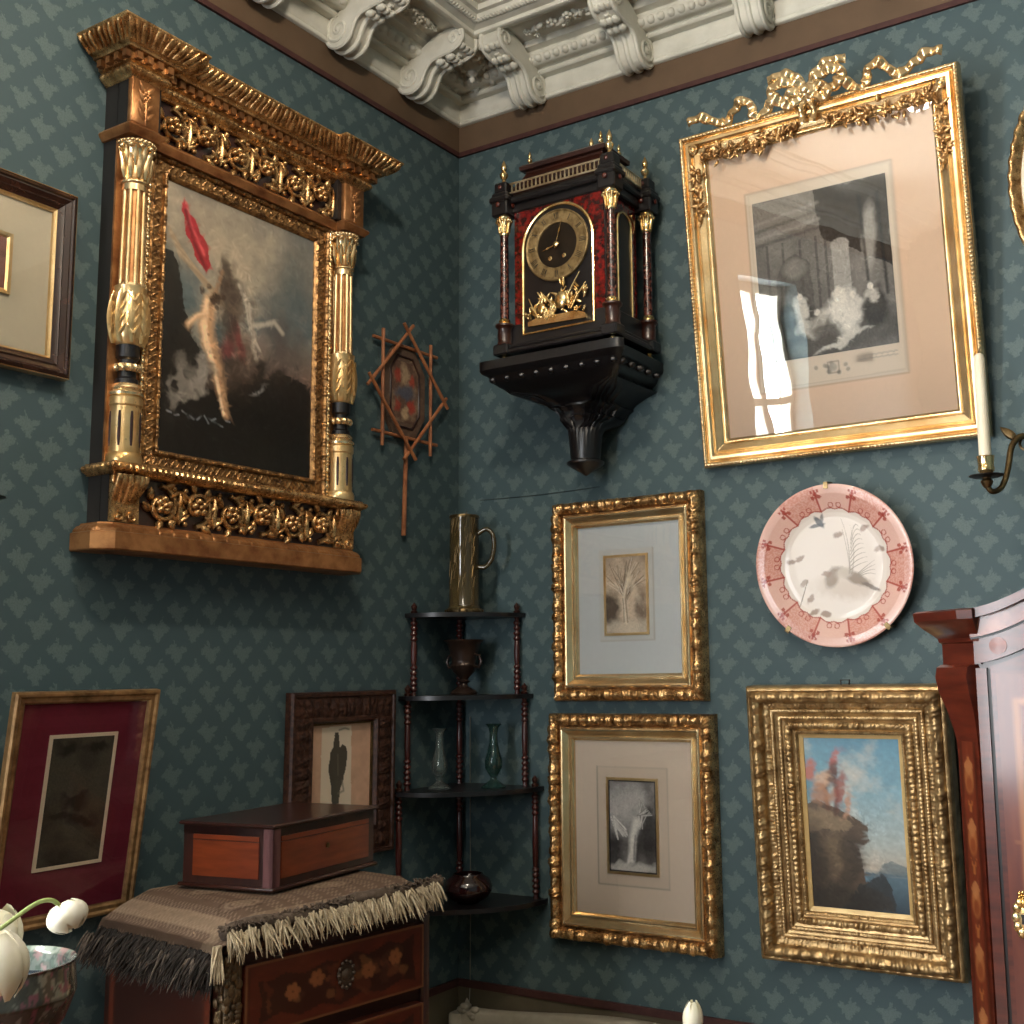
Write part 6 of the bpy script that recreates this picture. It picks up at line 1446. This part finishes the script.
sx = AA*.12; col = np.zeros(AA.shape+(3,)); col[:] = lin('#a3ada3'); idx = np.repeat(np.arange(len(pp))[:, None], seg, 1); inside = idx > np.argmax(pp[:, 1])
outc = lin('#4c4a41'); col[~inside] = outc
n1 = fbm(sx*60, HH*60, 3, 3); n2 = fbm(sx*90, HH*90, 3, 8); cm((n1 > .58)*inside*.8, '#c9a0a0'); cm((n2 > .6)*inside*.8, '#75897b'); cm((fbm(sx*140, HH*140, 2, 4) > .62)*inside*.7, '#5d6a64'); cm((n1 > .6)*(~inside)*.8, '#3d3b34'); cm((n2 > .62)*(~inside)*.8, '#8d5460'); cm((n1 < .36)*(~inside)*.7, '#8e8d80'); cm((np.abs(HH-.098) < .0025)*(~inside)*.7, '#39372f')
m.build('bowl_body', M['porcelain'], BW, ang=60, colors=col.reshape(-1, 3))
m = MB(); m.lathe([(0, .108), (.1055, .108)], (0, 0, 0), 60); m.build('water', M['water'], BW)
def tulip(name, lab, stem, head, hr, hl, hd, petals=6, droop=None, grp=None):
    t = thing(name, lab, 'flower', stem[0], (0, 0, 0), grp); b = np.array(stem[0]); S = np.array(stem)-b; n = 24
    T_ = np.linspace(0, len(S)-1, n); Q = np.stack([np.interp(T_, range(len(S)), S[:, k]) for k in range(3)], 1)
    for _ in range(5): Q[1:-1] = (Q[:-2]+2*Q[1:-1]+Q[2:])/4
    m = MB(); m.tube(Q, .0033, 8); m.build('stem', M['stem'], t)
    h = np.array(head)-b; d = np.array(hd, float); d /= np.linalg.norm(d); u = np.cross(d, (0, 0, 1)); u = u/np.linalg.norm(u) if np.linalg.norm(u) > .1 else np.array((1., 0, 0)); w = np.cross(d, u)
    for k in range(petals):
        a = 2*PI*k/petals+.2; lay = .94 if k % 2 else 1.0; rows = []
        for v in np.linspace(0, 1, 9):
            r = hr*lay*math.sin(PI*min(1, .12+.80*v))**.62; wid = .95*math.sin(PI*(.14+.78*v))**.7; row = []
            for q in np.linspace(-1, 1, 9):
                aa = a+q*wid*.62; rr = r*(1-.05*q*q)+(.0012*abs(q) if k % 2 else 0); row.append(h+d*hl*(v-.5)+u*rr*math.cos(aa)+w*rr*math.sin(aa))
            rows.append(row)
        P = np.array(rows); pm_ = MB(); pm_.grid(P); pm_.build('petal', M['petal'], t, ang=180)
    pm_ = MB(); Rm = np.stack([u, w, d], 1); pm_.ell(h-d*hl*.03, (hr*.9, hr*.9, hl*.46), Rm, 14, 9); pm_.build('bud_core', M['petal'], t, ang=180)
    return t
G_ = 'white tulips in the painted bowl'
tulip('tulip', 'round drooping white tulip bud on an arching stem over the bowl', [(.640, -1.975, 1.03), (.680, -2.0, 1.17), (.712, -1.952, 1.207), (.728, -1.912, 1.238), (.737, -1.892, 1.239), (.742, -1.882, 1.226)], (.745, -1.873, 1.211), .030, .042, (.35, .2, -.75), grp=G_)
tulip('tulip', 'open white tulip with spread petals at the left edge above the bowl', [(.655, -1.900, 1.03), (.645, -1.912, 1.12), (.636, -1.918, 1.15)], (.634, -1.918, 1.184), .043, .084, (.35, .1, .85), grp=G_)
tulip('tulip', 'large white tulip bud hanging in front of the bowl at the left edge', [(.675, -1.985, 1.03), (.705, -2.03, 1.19), (.735, -2.045, 1.235), (.790, -2.050, 1.240), (.815, -2.035, 1.215)], (.822, -2.026, 1.182), .040, .085, (.12, .1, -.95), grp=G_)
PT = thing('pedestal_table', 'slim round pedestal table under the slender glass flower vase', 'table', (1.347, -1.068, 0))
m = MB(); m.lathe([(0, .60), (.15, .60), (.155, .605), (.155, .615), (.15, .62), (0, .62)], (0, 0, 0), 36); m.build('table_top', M['mahog'], PT)
m = MB(); m.lathe([(.14, 0), (.14, .02), (.04, .05), (.02, .1), (.026, .3), (.02, .5), (.05, .60)], (0, 0, 0), 24); m.build('pedestal', M['mahog_dk'], PT)
m = MB(); m.lathe([(0, 0), (.032, 0), (.034, .01), (.024, .08), (.02, .14), (.028, .19), (.026, .19), (.018, .14), (.022, .08), (.028, .012), (0, .01)], (1.347, -1.068, .62), 28); tag(m.build('flower_vase', M['clearglass']), 'slender clear vase holding the single white bud', 'vase')
tulip('tulip', 'single white bud rising at the bottom edge below the gold landscape frame', [(1.347, -1.068, .632), (1.346, -1.068, .75), (1.348, -1.068, .86), (1.347, -1.068, .93)], (1.347, -1.068, .953), .0185, .056, (.03, 0, 1))
# white settee along the right wall
S = thing('settee', 'white painted settee back with carved corner, low against the right wall', 'settee', (.66, -.012, 0))
def top(x): return .557+.040*math.cos(PI*x/1.24)**2 if abs(x) < .62 else .557
xs = np.linspace(-.60, .60, 60)
def rail(name, mat, lo, hi, y0, y1, label=None):
    m = MB(); L = np.array([[(x, y0, lo(x)), (x, (y0+y1)/2, lo(x)-.0), (x, y1, lo(x)+.004), (x, y1, hi(x)-.008), (x, y1+.006, hi(x)-.002), (x, (y0+y1)/2, hi(x)), (x, y0, hi(x)-.003)] for x in xs]); m.grid(L, cv=True); k = m.n
    m.f.append(tuple(range(k-7, k))); m.f.append(tuple(range(7))); return m.build(name, mat, S, ang=50, label=label)
rail('top_rail', M['white_wood'], lambda x: top(x)-.045, top, -.010, -.060)
rail('back_panel', plain('faded_upholstery', '#b9ad98', '#a89c88', .9, scale=30), lambda x: .40, lambda x: top(x)-.046, -.016, -.050)
for sg in (-1, 1):
    m = MB(); m.bbox(sg*.615-.022, sg*.615+.022, -.068, -.008, 0, .545, .005); m.build('back_post', M['white_wood'], S)
    m = MB(); rnd = random.Random(5)
    for k in range(9): m.ell((sg*(.60-.008*k)+rnd.uniform(-.01, .01), -.055, .553+.010*math.sin(k)+rnd.uniform(-.004, .006)), (.013, .012, .010), None, 8, 5)
    m.lathe([(.010, 0), (.014, .010), (.007, .018), (.003, .028), (0, .032)], (sg*.582, -.045, .558), 12); m.build('carved_corner', M['white_wood'], S, ang=60)
    m = MB(); m.bbox(sg*.60-.02, sg*.60+.02, -.56, -.52, 0, .40, .005); m.build('leg', M['white_wood'], S)
m = MB(); m.bbox(-.62, .62, -.57, -.03, .33, .40, .01); m.build('seat_rail', M['white_wood'], S)
m = MB(); m.bbox(-.60, .60, -.555, -.06, .40, .45, .02); m.build('seat_cushion', plain('seat_cloth', '#b9ad98', '#a89c88', .9, scale=30), S)
# ------------------------------------------------------------------ camera, light
cam = bpy.data.cameras.new('camera'); co = bpy.data.objects.new('camera', cam); COL.objects.link(co)
MR = np.array(CAMROT); CL = CAMPOS
rot = Matrix(((MR[0][0], MR[1][0], -MR[2][0]), (MR[0][1], MR[1][1], -MR[2][1]), (MR[0][2], MR[1][2], -MR[2][2])))
co.matrix_world = Matrix.Translation(CL)@rot.to_4x4()
cam.sensor_fit = 'HORIZONTAL'; cam.sensor_width = 36; cam.lens = CAMF/1024*36
cam.shift_x = (512-CAMPP[0])/1024; cam.shift_y = (CAMPP[1]-512)/1024
SC.camera = co
def area(name, loc, rot, sx, sy, power, col, spread=180):
    l = bpy.data.lights.new(name, 'AREA'); l.shape = 'RECTANGLE'; l.size = sx; l.size_y = sy; l.energy = power; l.color = col; l.spread = math.radians(spread)
    o = bpy.data.objects.new(name, l); COL.objects.link(o); o.location = loc; o.rotation_euler = rot; return o
area('window_daylight', (-.20, -3.06, 1.94), (0, -PI/2, 0), 2.15, .88, L_W1, (.98, .985, .985))
area('far_window_daylight', (.73, YB-.2, 1.88), (PI/2, 0, 0), .70, 2.2, L_W2, (.95, .97, 1.0))
for nm, pos, en in (('ceiling_spot', (1.2, -1.78, 3.45), L_SPOT), ('ceiling_lamp', LAMP_POS, L_LAMP)):
    l = bpy.data.lights.new(nm, 'POINT'); l.energy = en; l.color = (1.0, .86, .70); l.shadow_soft_size = .07
    o = bpy.data.objects.new(nm, l); COL.objects.link(o); o.location = pos
w = bpy.data.worlds.new('World'); SC.world = w; w.use_nodes = True
w.node_tree.nodes['Background'].inputs[0].default_value = (.75, .87, 1, 1); w.node_tree.nodes['Background'].inputs[1].default_value = 1.0
vs = SC.view_settings; vs.view_transform = 'Standard'; vs.look = 'None'; vs.gamma = 1; vs.use_curve_mapping = False; vs.exposure = EXPOSURE
SC.cycles.max_bounces = 8; SC.cycles.diffuse_bounces = 4; SC.cycles.glossy_bounces = 4; SC.cycles.transparent_max_bounces = 10
SC.cycles.caustics_reflective = False; SC.cycles.caustics_refractive = False
